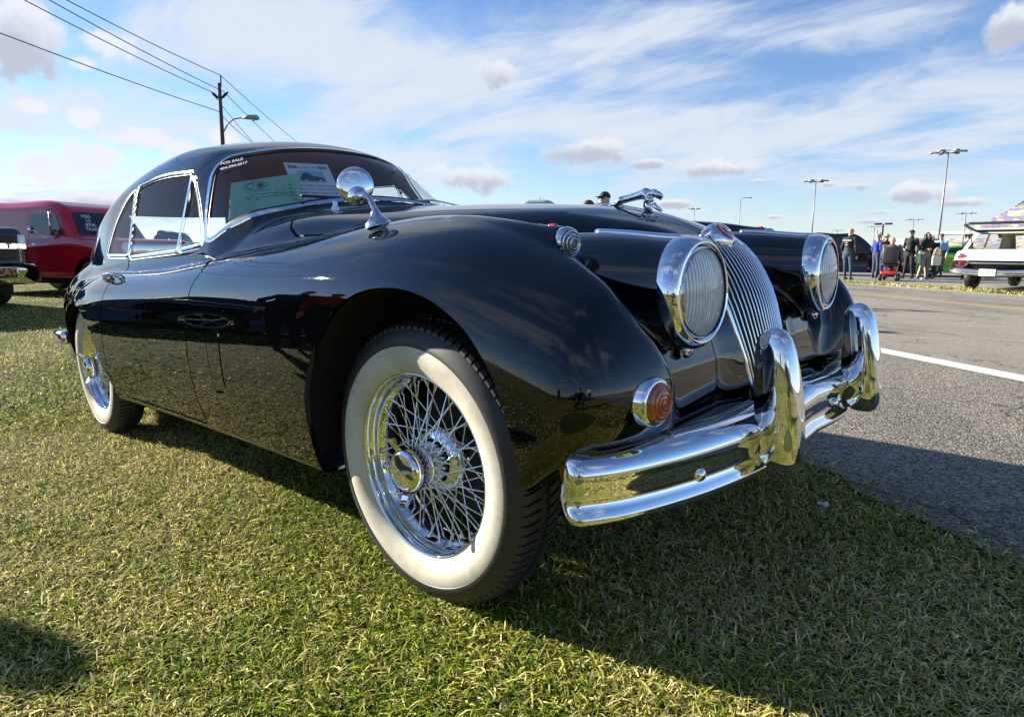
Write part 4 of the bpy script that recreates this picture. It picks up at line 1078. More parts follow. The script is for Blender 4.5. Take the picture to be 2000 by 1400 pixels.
for x in (-.34,.34):
    pane(sh, 'flag', w*(x-.10), w*(x+.10), h*.36, h*.43, mat('flag_blue', (.04,.06,.22), .7))
    m = MB(); m.box((w*x,h*.395,.0014), (w*.20,h*.022,.0003)); m.box((w*x,h*.395,.0014), (w*.03,h*.07,.0003)); m.build('flag_cross', PAPERW, sh, smooth=False)
    m = MB(); m.box((w*x,h*.395,.0018), (w*.20,h*.011,.0003)); m.box((w*x,h*.395,.0018), (w*.015,h*.07,.0003)); m.build('flag_cross', mat('flag_red', (.45,.03,.04), .7), sh, smooth=False)
text('heading', '1959 Jaguar XK-150', INK, T(0, h*.385), h*.052, sh)
for i, tx in enumerate(('The Fixed Head Coupe Drophead', '1 of 90 (est.) to be imported to the US', 'Most elegant Jaguar sports car ever', 'XK engine with 210 HP and twin SUs', "World's 1st production car w/ discs")):
    text('line', tx, INK, T(0, -h*(.06+.085*i)), h*.054, sh, bold=.0002)
gs, w, h = sheet('heritage_booklet', 'pale green open booklet with a leaping cat outline leaning behind the coupe windscreen', [(-1.421,-.484,1.146),(-1.248,-.283,1.175),(-1.081,-.307,1.039),(-1.243,-.519,1.001)], PAPERG)
m = MB(); m.tube([(-w*.14+w*.17*math.cos(a), h*.32+h*.11*math.sin(a), .0014) for a in np.linspace(0,2*math.pi,32,endpoint=False)], .0011, 5, closed=True)
for s in (-1,1): m.tube([(-w*.14+s*w*.07+w*.05*math.cos(a), h*.32+h*.07*math.sin(a), .0014) for a in np.linspace(0,2*math.pi,24,endpoint=False)], .0013, 5, closed=True)
m.lathe([(0,.0006),(w*.035,.0006)], 16, T(-w*.07, h*.32, .001)); m.build('seal', INK, gs)
cat2 = smooth_poly([(-.28,.02),(-.24,.06),(-.18,.09),(-.05,.07),(.08,.06),(.20,.02),(.34,-.02),(.44,-.07),(.40,-.08),(.28,-.06),(.16,-.03),(.05,-.02),(-.04,-.01),(-.10,-.05),(-.13,-.08),(-.11,-.02),(-.18,.02),(-.22,-.01),(-.25,-.04),(-.24,.0)], 4)
m = MB(); m.tube([(w*a, h*b, .0014) for a, b in cat2], .0009, 5, closed=True); m.build('cat_outline', INK, gs)
text('heading', 'JAGUAR DAIMLER', INK, T(-w*.10, h*.165), h*.050, gs)
for i in range(9): text('line', 'certificate of production trace record', INK, T(-w*.30, -h*(.04+.045*i)), h*.026, gs)
for i in range(5): text('line', 'engine no. body no.', INK, T(w*.22, h*(.13-.035*i)), h*.026, gs)
for x in (.12,.38): MB().lathe([(0,.0006),(w*.035,.0006)], 14, T(w*x, -h*.38, .001)).build('stamp', INK, gs)
# ------------------------------------------------------------------ people
SKIN = mat('skin', (.52,.30,.21), .5)
def cloth(name, c): return mat('cloth_'+name, c, .85)
def ell(x, y, z, c, r): 
    k = np.sqrt(((x-c[0])/r[0])**2+((y-c[1])/r[1])**2+((z-c[2])/r[2])**2); return (k-1)*min(r)
def person(name, label, loc, rotz, H=1.75, top='black', pants='jeans', sleeves=True, shorts=False, pose=None, hat=None, hair=None, shoe=(.08,.07,.06), build=1.0, group=None, seated=False, skin=None, glasses=False):
    """figure facing +x in its own frame; pose overrides joints given in units of height"""
    J = dict(neck=(0,0,.845), chest=(.0,0,.74), waist=(0,0,.60), pelvis=(0,0,.52), headc=(.012,0,.925),
             shR=(-.0,-.104,.792), shL=(0,.104,.792), elR=(-.015,-.140,.635), elL=(-.015,.140,.635), haR=(.045,-.142,.490), haL=(.045,.142,.490),
             hiR=(0,-.052,.52), hiL=(0,.052,.52), knR=(.012,-.060,.285), knL=(.012,.060,.285), anR=(-.01,-.062,.045), anL=(-.01,.062,.045))
    J.update(pose or {})
    J = {k: np.array(v, float)*H for k, v in J.items()}
    B = build*H
    segs = [(J['neck'], J['headc']-np.array([.01,0,.03])*H, .030*H, .030*H, 's'),
            (J['waist'], J['chest'], .068*B, .082*B, 't'), (J['pelvis'], J['waist'], .076*B, .070*B, 'p'),
            (J['chest'], J['neck'], .070*B, .034*H, 't')]
    for s in 'RL':
        segs += [(J['chest']+np.array([0,(-1 if s == 'R' else 1)*.04,.03])*H, J['sh'+s], .046*B, .034*B, 't'), (J['sh'+s], J['el'+s], .032*B, .025*B, 'a'), (J['el'+s], J['ha'+s], .027*B, .017*H, 'b'),
                 (J['hi'+s], J['kn'+s], .056*B, .038*H, 'l'), (J['kn'+s], J['an'+s], .036*H, .023*H, 'c'), (J['an'+s]-np.array([.012,0,.022])*H, J['an'+s]+np.array([.085,0,-.025])*H, .022*H, .018*H, 'f')]
    hc = J['headc']
    def f(x, y, z):
        o = ell(x, y, z, hc, (.056*H,.044*H,.066*H))
        o = smin(o, ell(x, y, z, hc+np.array([.052,0,-.006])*H, (.012*H,.008*H,.012*H)), .006)
        o = smin(o, ell(x, np.abs(y), z, hc+np.array([-.002,.045,-.004])*H, (.012*H,.006*H,.016*H)), .004)
        for a, b, ra, rb, k in segs:
            sc = 1.0
            o = smin(o, caps(x, y, z, a, b, ra, rb), .022*H if k in 'tp' else .012*H)
        return o
    lo = np.min([v for v in J.values()], 0)-.12*H; hi = np.max([v for v in J.values()], 0)+.12*H; lo[2] = max(lo[2], -.02)
    P_, N_, F_ = surface(f, lo, hi, .024, sym=False, newton=2)
    cen = P_[F_].mean(1)
    best = np.full(len(cen), 1e9); lab = np.full(len(cen), 0)
    code = {'s':0,'t':1,'p':2,'a':1 if sleeves is not None else 0,'b':1 if sleeves else 0,'l':2,'c':0 if shorts else 2,'f':3}
    if sleeves is None: code['a'] = 0
    for a, b, ra, rb, k in segs:
        d = caps(cen[:,0], cen[:,1], cen[:,2], a, b, ra, rb); m_ = d < best; best[m_] = d[m_]; lab[m_] = code[k]
    d = ell(cen[:,0], cen[:,1], cen[:,2], hc, (.056*H,.044*H,.066*H)); lab[d < best] = 0
    V = [tuple(v) for v in P_]; Fl = [tuple(q) for q in F_]; lab = list(lab)
    # hands: palm, four fingers of unequal length and a thumb, slightly curled
    mb = MB()
    for s in 'RL':
        e, w = J['el'+s], J['ha'+s]; d = (w-e)/np.linalg.norm(w-e); sd = np.cross(d, (0,1.,0) if abs(d[1]) < .8 else (1.,0,0)); sd /= np.linalg.norm(sd); pn = np.cross(sd, d)
        k = H/1.75
        mb.tube([w-d*.01, w+d*.035*k, w+d*.085*k], [.024*k,.034*k,.030*k], 8)
        for i, ln in enumerate((.062,.074,.070,.054)):
            o = w+d*.080*k+sd*(-.026+.0175*i)*k; mb.tube([o, o+d*ln*.5*k+pn*.004, o+d*ln*.85*k+pn*.022*k], [.0095*k,.0088*k,.007*k], 6)
        o = w+d*.03*k-sd*.026*k; mb.tube([o, o+d*.025*k-sd*.022*k, o+d*.055*k-sd*.028*k+pn*.01], [.011*k,.010*k,.0075*k], 6)
    b0 = len(V); V += mb.V; Fl += [tuple(i+b0 for i in q) for q in mb.F]; lab += [0]*len(mb.F)
    cm = {'black':(.012,.012,.014),'jeans':(.028,.045,.075),'blue':(.012,.05,.33),'grey':(.075,.075,.08),'burgundy':(.10,.02,.03),'navy':(.02,.03,.10),'lightblue':(.30,.42,.60),'camo':(.14,.15,.12),'white':(.62,.62,.62),'shortsgrey':(.42,.42,.46),'olive':(.10,.09,.045),'denimblue':(.02,.045,.13),'hivis':(.45,.75,.03),'tan':(.35,.27,.16),'red':(.40,.02,.02)}
    body_ = mobj(name, V, Fl, [skin or SKIN, cloth(top, cm[top]), cloth(pants, cm[pants]), mat('shoe_%d' % int(shoe[0]*100), shoe, .7)], None, True, label=label, category='person')
    body_.data.polygons.foreach_set('material_index', np.array(lab, dtype=np.int32)); body_.data.update()
    body_.location = (loc[0], loc[1], loc[2] if len(loc) > 2 else gnd(loc[0], loc[1])); body_.rotation_euler = (0,0,rotz)
    if group: body_['group'] = group
    k = H
    # eyes and mouth
    m = MB()
    for s in (-1,1): m.lathe([(0,.004),(.004,.0025),(.0055,0)], 8, axisM(hc+np.array([.051,s*.018,.008])*k, (1,s*.15,0)))
    m.build('eyes', mat('eye_dark', (.02,.015,.012), .3), body_)
    MB().rbox(tuple(hc+np.array([.050,0,-.030])*k), (.008,.045*k/1.75*1.2,.010), .003).build('mouth', mat('lip', (.36,.13,.11), .5), body_)
    if glasses: MB().rbox(tuple(hc+np.array([.052,0,.010])*k), (.016,.075*k,.022*k), .008).build('sunglasses', mat('dark_glass', (.01,.01,.01), .1), body_)
    def dome(c, rx, ry, rz, z0=0., n=20, rings=6):
        V = []; Fq = []
        for i in range(rings+1):
            t = math.pi/2*i/rings
            for j in range(n): a = 2*math.pi*j/n; V.append((c[0]+rx*math.cos(t)*math.cos(a), c[1]+ry*math.cos(t)*math.sin(a), c[2]+rz*math.sin(t)))
        for i in range(rings):
            for j in range(n): Fq.append((i*n+j, i*n+(j+1)%n, (i+1)*n+(j+1)%n, (i+1)*n+j))
        return V, Fq
    if hair:
        m = MB(); V_, F2 = dome(hc+np.array([-.008,0,.004])*k, .058*k, .049*k, .068*k); m.add(V_, F2)
        if hair[1]:   # long
            m.tube([tuple(hc+np.array([-.040,0,.02])*k), tuple(hc+np.array([-.050,0,-.06])*k), tuple(hc+np.array([-.055,0,-.17])*k)], [.052*k,.055*k,.030*k], 12)
            for s in (-1,1): m.tube([tuple(hc+np.array([.0,s*.045,.03])*k), tuple(hc+np.array([.0,s*.052,-.05])*k), tuple(hc+np.array([.02,s*.06,-.13])*k)], [.020*k,.024*k,.012*k], 8)
        m.build('hair', mat('hair_%d' % int(hair[0][0]*1000), hair[0], .5), body_)
    if hat:
        kind, c = hat; m = MB()
        V_, F2 = dome(hc+np.array([-.002,0,.016])*k, .062*k, .052*k, .058*k); m.add(V_, F2)
        if kind == 'cap':
            m.prism([(hc[0]+.045*k, hc[1]-.044*k), (hc[0]+.095*k, hc[1]-.034*k), (hc[0]+.108*k, hc[1]), (hc[0]+.095*k, hc[1]+.034*k), (hc[0]+.045*k, hc[1]+.044*k)], hc[2]+.017*k, hc[2]+.023*k)
        else:
            m.lathe([(.050*k,.006*k),(.075*k,.0),(.100*k,-.012*k),(.099*k,-.016*k),(.06*k,-.002*k)], 24, Matrix.Translation(tuple(hc+np.array([-.002,0,.018])*k)))
        m.build('hat', mat('hat_%d_%d' % (int(c[0]*1000), int(c[2]*1000)), c, .8), body_)
    return body_
CROWD = 'visitors in the car park across the road'
def away(dx, dy): return math.atan2(dy, dx)
VIEW = math.atan2(.79, -.62)            # roughly the direction away from the camera there
p1 = person('person', 'person in grey cap, black jacket with white back print and blue jeans seen from behind', (-5.68,23.1), VIEW-.95, 1.78, 'black', 'jeans', hat=('cap',(.28,.27,.25)), build=1.22, group=CROWD,
       pose=dict(anR=(-.02,-.085,.045), anL=(.05,.075,.045), haR=(.02,-.15,.47), haL=(.06,.15,.48)))
for i, tx in enumerate(('CUSTOM RODS', 'OF', 'FLA')):
    text('print', tx, PAINTW, Matrix(((0,0,-1,-.185),(-1,0,0,0),(0,1,0,1.36-.075*i),(0,0,0,1))), .046 if i == 0 else .042, p1, bold=.001)
person('person', 'person in bright blue jacket and white cap beside the grey-capped man', (-5.35,25.4), VIEW-1.4, 1.70, 'blue', 'jeans', hat=('cap',(.7,.7,.7)), build=1.05, group=CROWD)
person('person', 'dark-haired person in white top behind the black car', (-6.0,29.0), VIEW+2.7, 1.66, 'white', 'jeans', hair=((.02,.014,.01),False), group=CROWD)
person('person', 'brown-haired person looking over the bonnet of the black car', (-5.75,28.2), VIEW+2.4, 1.46, 'burgundy', 'jeans', hair=((.10,.05,.025),False), group=CROWD)
person('person', 'person in straw sun hat raising an arm with a phone', (-4.95,24.9), VIEW+.3, 1.64, 'burgundy', 'navy', sleeves=None, hat=('sun',(.42,.33,.16)), group=CROWD,
       pose=dict(elL=(.03,.19,.83), haL=(.05,.215,1.00)))
person('person', 'person in black hoodie with white emblem and dark cap', (-4.42,26.2), VIEW+2.2, 1.80, 'black', 'black', hat=('cap',(.015,.017,.022)), build=1.1, group=CROWD, pose=dict(haR=(.10,-.08,.60), elR=(-.01,-.15,.63), anR=(.03,-.08,.045), anL=(-.04,.07,.045)))
person('person', 'person in black T-shirt and denim shorts behind the scooter', (-4.10,26.9), VIEW-1.5, 1.70, 'black', 'denimblue', sleeves=False, shorts=True, hair=((.03,.02,.015),False), build=1.05, group=CROWD, pose=dict(haL=(.14,.05,.66), elL=(.0,.15,.62), haR=(.12,-.05,.64), elR=(.0,-.15,.62), headc=(.04,0,.918), anR=(.05,-.07,.045), anL=(-.06,.06,.045)))
person('person', 'person in black with a white visor leaning forward', (-3.78,26.6), VIEW+2.2, 1.62, 'black', 'black', sleeves=False, hat=('cap',(.55,.55,.55)), group=CROWD, pose=dict(headc=(.09,0,.90), neck=(.06,0,.83), haR=(.15,-.06,.66), haL=(.15,.06,.66), elR=(.04,-.14,.65), elL=(.04,.14,.65)))
lady = person('person', 'long-haired person in sunglasses, black top and camouflage trousers carrying a tote bag', (-3.75,25.3), VIEW+3.3, 1.68, 'black', 'camo', hair=((.008,.007,.007),True), shoe=(.40,.37,.30), glasses=True, group=CROWD,
       pose=dict(haR=(.10,-.05,.64), elR=(-.02,-.15,.64), haL=(.05,.16,.56), elL=(-.03,.15,.66), anR=(-.01,-.08,.045), anL=(.0,.07,.045)))
person('person', 'person in light blue shirt, dark waistcoat and olive trousers', (-3.90,28.7), VIEW+2.4, 1.72, 'lightblue', 'olive', hat=('cap',(.10,.09,.06)), build=1.15, group=CROWD)
person('person', 'person in black coat facing the white car', (-2.80,27.2), VIEW-1.5, 1.62, 'black', 'black', hair=((.015,.012,.01),False), group=CROWD)
person('person', 'person in dark cap and sunglasses standing beyond the coupe bonnet', (-5.70,8.18), VIEW+2.3, 1.90, 'black', 'jeans', hat=('cap',(.02,.022,.02)), glasses=True, pose=dict(headc=(.012,0,.925)))
person('person', 'person in brown cap almost hidden behind the coupe bonnet', (-5.71,7.71), VIEW+2.0, 1.72, 'grey', 'jeans', hat=('cap',(.09,.045,.02)))
# canvas bag
bag = empty('tote_bag', (-3.38,25.1,0), label='cream canvas tote bag with dark print hanging at the long-haired person', category='bag')
bag.location.z = gnd(-3.38,25.1)+.48; bag.rotation_euler = (0,0,VIEW+1.57)
MB().rbox((0,0,.20), (.30,.08,.34), .03).build('pouch', mat('canvas', (.62,.58,.46), .9), bag)
m = MB()
for s in (-.04,.04): m.tube([(-.12,s,.39),(-.07,s,.58),(0,s,.66),(.07,s,.58),(.12,s,.39)], .012, 6)
m.build('strap', MATS['canvas'], bag)
m = MB(); m.lathe([(0,.001),(.055,.001)], 18, axisM((.06,-.052,.26), (0,-1,0))); m.lathe([(0,.001),(.07,.001)], 18, axisM((.05,-.052,.12), (0,-1,0))); m.build('print', INK, bag)
# rider and scooter
sc_loc = (-4.35,23.10); zc_ = gnd(*sc_loc); sa = VIEW-.55
person('person', 'bald person in grey hooded top and pale shorts riding the red mobility scooter', (sc_loc[0], sc_loc[1], zc_+.02), sa, 1.78, 'grey', 'shortsgrey', shorts=True, build=1.28, group=CROWD,
       pose=dict(pelvis=(0,0,.36), waist=(-.01,0,.43), chest=(.0,0,.57), neck=(.0,0,.665), headc=(.02,0,.745), shR=(0,-.12,.635), shL=(0,.12,.635), elR=(-.02,-.165,.47), elL=(.06,.15,.49), haR=(.0,-.19,.34), haL=(.24,.10,.50),
                 hiR=(0,-.06,.35), hiL=(0,.06,.35), knR=(.25,-.085,.34), knL=(.25,.085,.34), anR=(.27,-.07,.13), anL=(.27,.07,.13)))
sct = empty('mobility_scooter', (sc_loc[0], sc_loc[1], zc_), sa, label='red and black mobility scooter carrying the bald rider', category='scooter')
REDP = mat('red_plastic', (.55,.02,.015), .3, coat=.5); BLKP = mat('black_plastic', (.015,.015,.016), .5)
MB().rbox((-.12,0,.27), (.50,.50,.12), .05).build('rear_cover', REDP, sct); MB().rbox((.30,0,.16), (.70,.42,.06), .02).build('floor', BLKP, sct)
m = MB(); m.rbox((-.02,0,.55), (.46,.50,.12), .05); m.rbox((-.24,0,.86), (.12,.48,.56), .05); m.tube([(-.1,0,.3),(-.06,0,.5)], .04, 10); m.build('seat', BLKP, sct)
for s in (-1,1): MB().rbox((-.03,s*.29,.74), (.32,.06,.05), .02).build('armrest', BLKP, sct)
m = MB(); m.tube([(.68,0,.25),(.60,0,.60),(.50,0,.92)], [.045,.03,.03], 10); m.tube([(.48,-.22,.93),(.50,0,.95),(.48,.22,.93)], .018, 8); m.build('tiller', BLKP, sct)
MB().rbox((.66,0,.34), (.20,.34,.14), .05).build('front_cover', REDP, sct)
for x, y in ((-.26,-.24),(-.26,.24),(.66,-.22),(.66,.22)):
    w_ = empty('wheel', (x,y,.125), parent=sct); Mx = axisM((0,0,0), (0,1 if y > 0 else -1,0))
    MB().lathe([(.06,.04),(.10,.045),(.122,.03),(.125,0),(.122,-.03),(.10,-.045),(.06,-.04)], 24, Mx).build('tyre', TYRE, w_)
    MB().lathe([(0,.042),(.03,.042),(.062,.036),(.062,-.036),(0,-.04)], 16, Mx).build('rim', mat('silver_plastic', (.55,.56,.58), .3, metal=.6), w_)
# ------------------------------------------------------------------ parked vehicles
def veh_wheel(par, x, y, r, w, tyre=TYRE, rimm=None, spokes=5, rimr=.62):
    s = -1 if y < 0 else 1; e = empty('wheel', (x,y,r), parent=par); Mx = axisM((0,0,0), (0,s,0), (1,0,0))
    MB().lathe([(r*rimr,w*.42),(r*.80,w*.5),(r*.94,w*.44),(r,w*.28),(r,-w*.3),(r*.9,-w*.5),(r*rimr,-w*.45)], 32, Mx).build('tyre', tyre, e)
    m = MB(); m.lathe([(r*rimr,w*.42),(r*rimr*.94,w*.44),(r*rimr*.88,w*.2),(r*rimr*.85,-w*.3)], 32, Mx); m.lathe([(0,w*.30),(r*.13,w*.30),(r*.15,w*.2)], 16, Mx)
    for k in range(spokes):
        a = 2*math.pi*k/spokes; ca, sa = math.cos(a), math.sin(a)
        m.add([(ca*r*.1-sa*r*.05, sa*r*.1+ca*r*.05, w*.28), (ca*r*.1+sa*r*.05, sa*r*.1-ca*r*.05, w*.28), (ca*r*rimr*.92+sa*r*.09, sa*r*rimr*.92-ca*r*.09, w*.34), (ca*r*rimr*.92-sa*r*.09, sa*r*rimr*.92+ca*r*.09, w*.34)], [(0,1,2,3)], Mx)
    m.build('rim', rimm or CHROME2, e); m = MB(); m.lathe([(0,-w*.1),(r*rimr*.86,-w*.1)], 20, Mx); m.build('brake', DARK, e)
    return e
VG = mat('dark_car_glass', (.012,.016,.020), .03, spec=.8)
def car_body(par, fn, lo, hi, h, paint, wheels, r, windows=(), doors=()):
    P_, N_, F_ = surface(fn, lo, hi, h, newton=3); b = Patch(P_, N_, F_)
    for wx in wheels:
        cc = [(wx+(r*1.15)*math.cos(t), r*.98+(r*1.15)*math.sin(t)) for t in np.linspace(0, math.pi, 20)]; cc = [(wx+r*1.15,-.2)]+cc+[(wx-r*1.15,-.2)]
        _, b = b.cut(lambda P, N: np.where(AB(P) > hi[1]*.62, poly_sd(P[:,0], P[:,2], cc), 1.))
    for nm, kind, poly in windows:
        if kind == 'side': g, b = b.cut(lambda P, N: np.where((AB(P) > .35), poly_sd(P[:,0], P[:,2], poly), 1.))
        elif kind == 'front': g, b = b.cut(lambda P, N: np.where((N[:,0] > .25) & (AB(P) < 2), poly_sd(P[:,1], P[:,2], poly), 1.))
        else: g, b = b.cut(lambda P, N: np.where((N[:,0] < -.25), poly_sd(P[:,1], P[:,2], poly), 1.))
        if len(g.F) == 0: continue
        if kind == 'side':
            for q in split_sides(g):
                if len(q.F): q.offset(-.008).obj(nm, VG, par)
        else: g.offset(-.008).obj(nm, VG, par)
    for poly in doors:
        _, b = b.cut(lambda P, N: np.where(AB(P) > .5, np.abs(poly_sd(P[:,0], P[:,2], poly))-.006, 1.))
    b.obj('body', paint, par)
    MB().box(((lo[0]+hi[0])/2,0,.42), ((hi[0]-lo[0])*.86,hi[1]*1.5,.34)).build('chassis', DARK, par)
def std_car(name, label, loc, rotz, paint, prof, roof, Wb, Wr, wheels, r, windows, rim=None, group=None, spokes=5, zlo=.22, h=.042):
    """generic saloon: belt profile, roof profile, half widths"""
    e = empty(name, (loc[0], loc[1], loc[2] if len(loc) > 2 else gnd(loc[0], loc[1])), rotz, label=label, category='car')
    if group: e['group'] = group
    zb = spline(prof, .03); zr_ = spline(roof, .03); x0, x1 = prof[0][0], prof[-1][0]
    d1 = lambda f, x: (f(x+.01)-f(x-.01))/.02
    def fn(x, y, z):
        Y = np.abs(y); tuck = .10*np.clip(.55-z, 0, .4)**2/.1
        pl = .10*np.clip((np.abs(x-(x0+x1)/2)-(x1-x0)*.36)/((x1-x0)*.14), 0, 1)**2
        a = Y-Wb+tuck*.3+pl; b = (z-zb(x))/np.sqrt(1+d1(zb, x)**2)
        f = rint(a, b, .10); f = rint(f, x-x1, .08); f = rint(f, x0-x, .08); f = rint(f, zlo-z, .05)
        g = rint((z-zr_(x))/np.sqrt(1+d1(zr_, x)**2), (Y-Wr+.28*(z-.85))/1.04, .09)
        return smin(f, g, .03)
    car_body(e, fn, (x0-.1,0,.12), (x1+.1,Wb+.08,max(v for _, v in roof)+.12), h, paint, wheels, r, windows)
    for wx in wheels:
        for s in (-1,1): veh_wheel(e, wx, s*(Wb-.13), r, .20, rimm=rim, spokes=spokes)
    return e
def gloss(name, c, rough=.06): return mat(name, c, rough, coat=.6)
SAL_P = [(-2.45,.62),(-2.3,.84),(-1.6,.92),(-.6,.93),(.6,.92),(1.3,.90),(2.1,.80),(2.4,.60)]
SAL_R = [(-2.4,.5),(-1.9,.86),(-1.35,1.22),(-.8,1.36),(-.2,1.38),(.2,1.34),(.75,1.05),(1.1,.84),(1.5,.5)]
SAL_W = [('side_window','side',round_poly([(-1.45,.98),(-1.15,1.22),(-.55,1.29),(-.05,1.28),(.62,1.0)], .06)), ('windscreen','front',round_poly([(-.60,.99),(.60,.99),(.50,1.27),(-.50,1.27)], .06)), ('rear_window','rear',round_poly([(-.58,1.02),(.58,1.02),(.48,1.26),(-.48,1.26)], .06))]
def lamps(e, x, ys, z, r, m, d=1, name='headlight'):
    for y in ys: MB().lathe([(0,.03),(r*.7,.024),(r,.0),(r,-.04)], 20, axisM((x,y,z), (d,0,0))).build(name, m, e)
LAMPW = mat('car_lamp_glass', (.75,.77,.80), .08, coat=1)
ALU = mat('grey_alloy', (.30,.31,.33), .25, metal=1)
# black car behind the visitors: flared modern four-by-four
e = std_car('black_car', 'black modern car with large grey spoked wheels behind the visitors', (-7.05,28.1), VIEW-1.95, gloss('car_black', (.006,.006,.008)), [(-2.3,.8),(-2.15,1.02),(-1,1.05),(.4,1.06),(1.3,1.08),(2.1,1.0),(2.3,.75)], [(-2.2,.7),(-2.0,1.3),(-1.7,1.66),(-.5,1.72),(.2,1.68),(.7,1.30),(1.0,.95),(1.3,.6)], .93, .80, (1.38,-1.40), .42,
            [('side_window','side',round_poly([(-1.75,1.12),(-1.6,1.55),(-.2,1.60),(.55,1.14)], .06)), ('windscreen','front',round_poly([(-.7,1.16),(.7,1.16),(.6,1.6),(-.6,1.6)], .06))], rim=ALU, spokes=8, zlo=.34)
lamps(e, 2.26, (-.66,.66), .82, .11, LAMPW)
# lime green muscle car
e = std_car('green_car', 'lime green low sports coupe with deep silver wheels parked beside the white car', (-3.45,30.9), VIEW-1.75, gloss('car_lime', (.20,.55,.02)), [(-2.3,.62),(-2.1,.85),(-1.2,.90),(.2,.86),(1.2,.84),(2.1,.74),(2.35,.5)], [(-2.1,.4),(-1.5,.88),(-.9,1.20),(-.4,1.27),(0,1.24),(.5,1.0),(.9,.78),(1.2,.5)], .90, .74, (1.45,-1.35), .335,
            [('side_window','side',round_poly([(-1.15,.94),(-.8,1.14),(-.1,1.18),(.45,.94)], .05)), ('windscreen','front',round_poly([(-.6,.93),(.6,.93),(.5,1.17),(-.5,1.17)], .05))], rim=CHROME2, spokes=5)
lamps(e, 2.28, (-.62,.62), .62, .10, LAMPW)
# ---- white estate with its tailgate glass raised, seen from behind
WHITE = gloss('car_white', (.72,.72,.70)); we = empty('white_estate', (-.43,20.64,gnd(-.43,20.64)), R_(78), label='white vintage estate with round red tail lamps and raised tailgate', category='car')
# frame: x forward (away from us), rear face at x = -2.4
zb = spline([(-2.5,.78),(-2.42,.93),(-2.2,1.0),(-1,1.0),(.5,.99),(1.6,.97),(2.5,.86)], .03)
zr2 = spline([(-3.0,.6),(-2.5,.9),(-2.2,1.2),(-1.95,1.47),(-1.7,1.54),(-.5,1.58),(.3,1.55),(.75,1.30),(1.1,.98),(1.4,.6)], .03)
d1_ = lambda f, x: (f(x+.01)-f(x-.01))/.02
def est_f(x, y, z):
    Y = np.abs(y)
    f = rint(Y-.95+.06*np.clip(.6-z, 0, .4), (z-zb(x)+.05*np.clip(.35-Y, 0, .35)*(x < -2))/np.sqrt(1+d1_(zb, x)**2), .07)
    f = rint(f, -2.42-x-.12*np.clip(Y-.5, 0, .5)*(z > .7), .06); f = rint(f, x-2.5, .08); f = rint(f, .30-z, .05)
    g = rint((z-zr2(x))/np.sqrt(1+d1_(zr2, x)**2), (Y-.86+.22*(z-.95))/1.03, .07)
    return smin(f, g, .02)
P_, N_, F_ = surface(est_f, (-2.7,0,.2), (2.7,1.05,1.7), .03, newton=3); b = Patch(P_, N_, F_)
for wx in (-1.55,1.50):
    cc = [(wx+.40*math.cos(t), .33+.40*math.sin(t)) for t in np.linspace(0, math.pi, 18)]; cc = [(wx+.40,-.2)]+cc+[(wx-.40,-.2)]
    _, b = b.cut(lambda P, N: np.where(AB(P) > .7, poly_sd(P[:,0], P[:,2], cc), 1.))
_, b = b.cut(lambda P, N: np.maximum(P[:,0]+1.85, P[:,2]-.52))
opening = round_poly([(-.74,1.04),(.74,1.04),(.60,1.45),(-.60,1.45)], .05)
_, b = b.cut(lambda P, N: np.where(P[:,0] < -1.7, poly_sd(P[:,1], P[:,2], opening), 1.))
for nm, kind, poly in (('side_window','side',round_poly([(-1.95,1.06),(-1.75,1.43),(-1.0,1.46),(-1.0,1.06)], .05)), ('side_window','side',round_poly([(-.92,1.06),(-.92,1.46),(0,1.46),(.1,1.06)], .05)), ('windscreen','front',round_poly([(-.72,1.06),(.72,1.06),(.62,1.45),(-.62,1.45)], .05))):
    g, b = b.cut((lambda P, N: np.where(AB(P) > .4, poly_sd(P[:,0], P[:,2], poly), 1.)) if kind == 'side' else (lambda P, N: np.where(N[:,0] > .2, poly_sd(P[:,1], P[:,2], poly), 1.)))
    for q in (split_sides(g) if kind == 'side' else [g]):
        if len(q.F): q.offset(-.01).obj(nm, GLASS, we)
b.obj('body', WHITE, we)
hl, _ = b.cut(lambda P, N: 1.1-P[:,2]); hl.offset(-.02).obj('headlining', mat('pale_headlining', (.45,.47,.42), .9), we)
MB().box((-.2,0,.72), (4.2,1.6,.40)).build('load_floor', mat('ochre_carpet', (.30,.22,.05), .9), we)
MB().prism([(-.82,.94),(0,.85),(.82,.94),(.82,.56),(-.82,.56)], -.01, .02, Matrix(((0,0,-1,-2.475),(1,0,0,0),(0,1,0,0),(0,0,0,1)))).build('rear_panel', mat('satin_black', (.012,.012,.012), .4), we)
MB().rbox((-2.51,0,.70), (.03,1.24,.06), .02).build('trim_bar', CHROME2, we)
MB().rbox((-2.455,0,.915), (.02,.20,.022), .008).build('badge', CHROME2, we)
for s in (-1,1):
    tl = empty('tail_lamp', parent=we); Mt = axisM((-2.53,s*.74,.74), (-1,0,0), (0,0,1))
    MB().lathe([(.165,-.05),(.17,.02),(.155,.05),(.135,.045)], 28, Mt).build('ring', CHROME2, tl); MB().lathe([(.138,.045),(.11,.075),(.06,.09),(.055,.10),(0,.11)], 28, Mt).build('lens', RED_LENS, tl)
m = MB(); q = smooth_poly([(-2.20,-1.0,.54),(-2.48,-.98,.54),(-2.60,-.80,.50),(-2.62,-.40,.47),(-2.625,0,.46),(-2.62,.40,.47),(-2.60,.80,.50),(-2.48,.98,.54),(-2.20,1.0,.54)], 5, False)
m.sweep(q, [(-.085,-.04),(-.085,.02),(-.03,.035),(0,.02),(.03,.035),(.085,.02),(.085,-.04)], [(-1,0,0)]*5+[(p[0]+2.2,p[1]*.4,0) for p in q[5:-5]]+[(-1,0,0)]*5); m.build('bumper', CHROME, we)
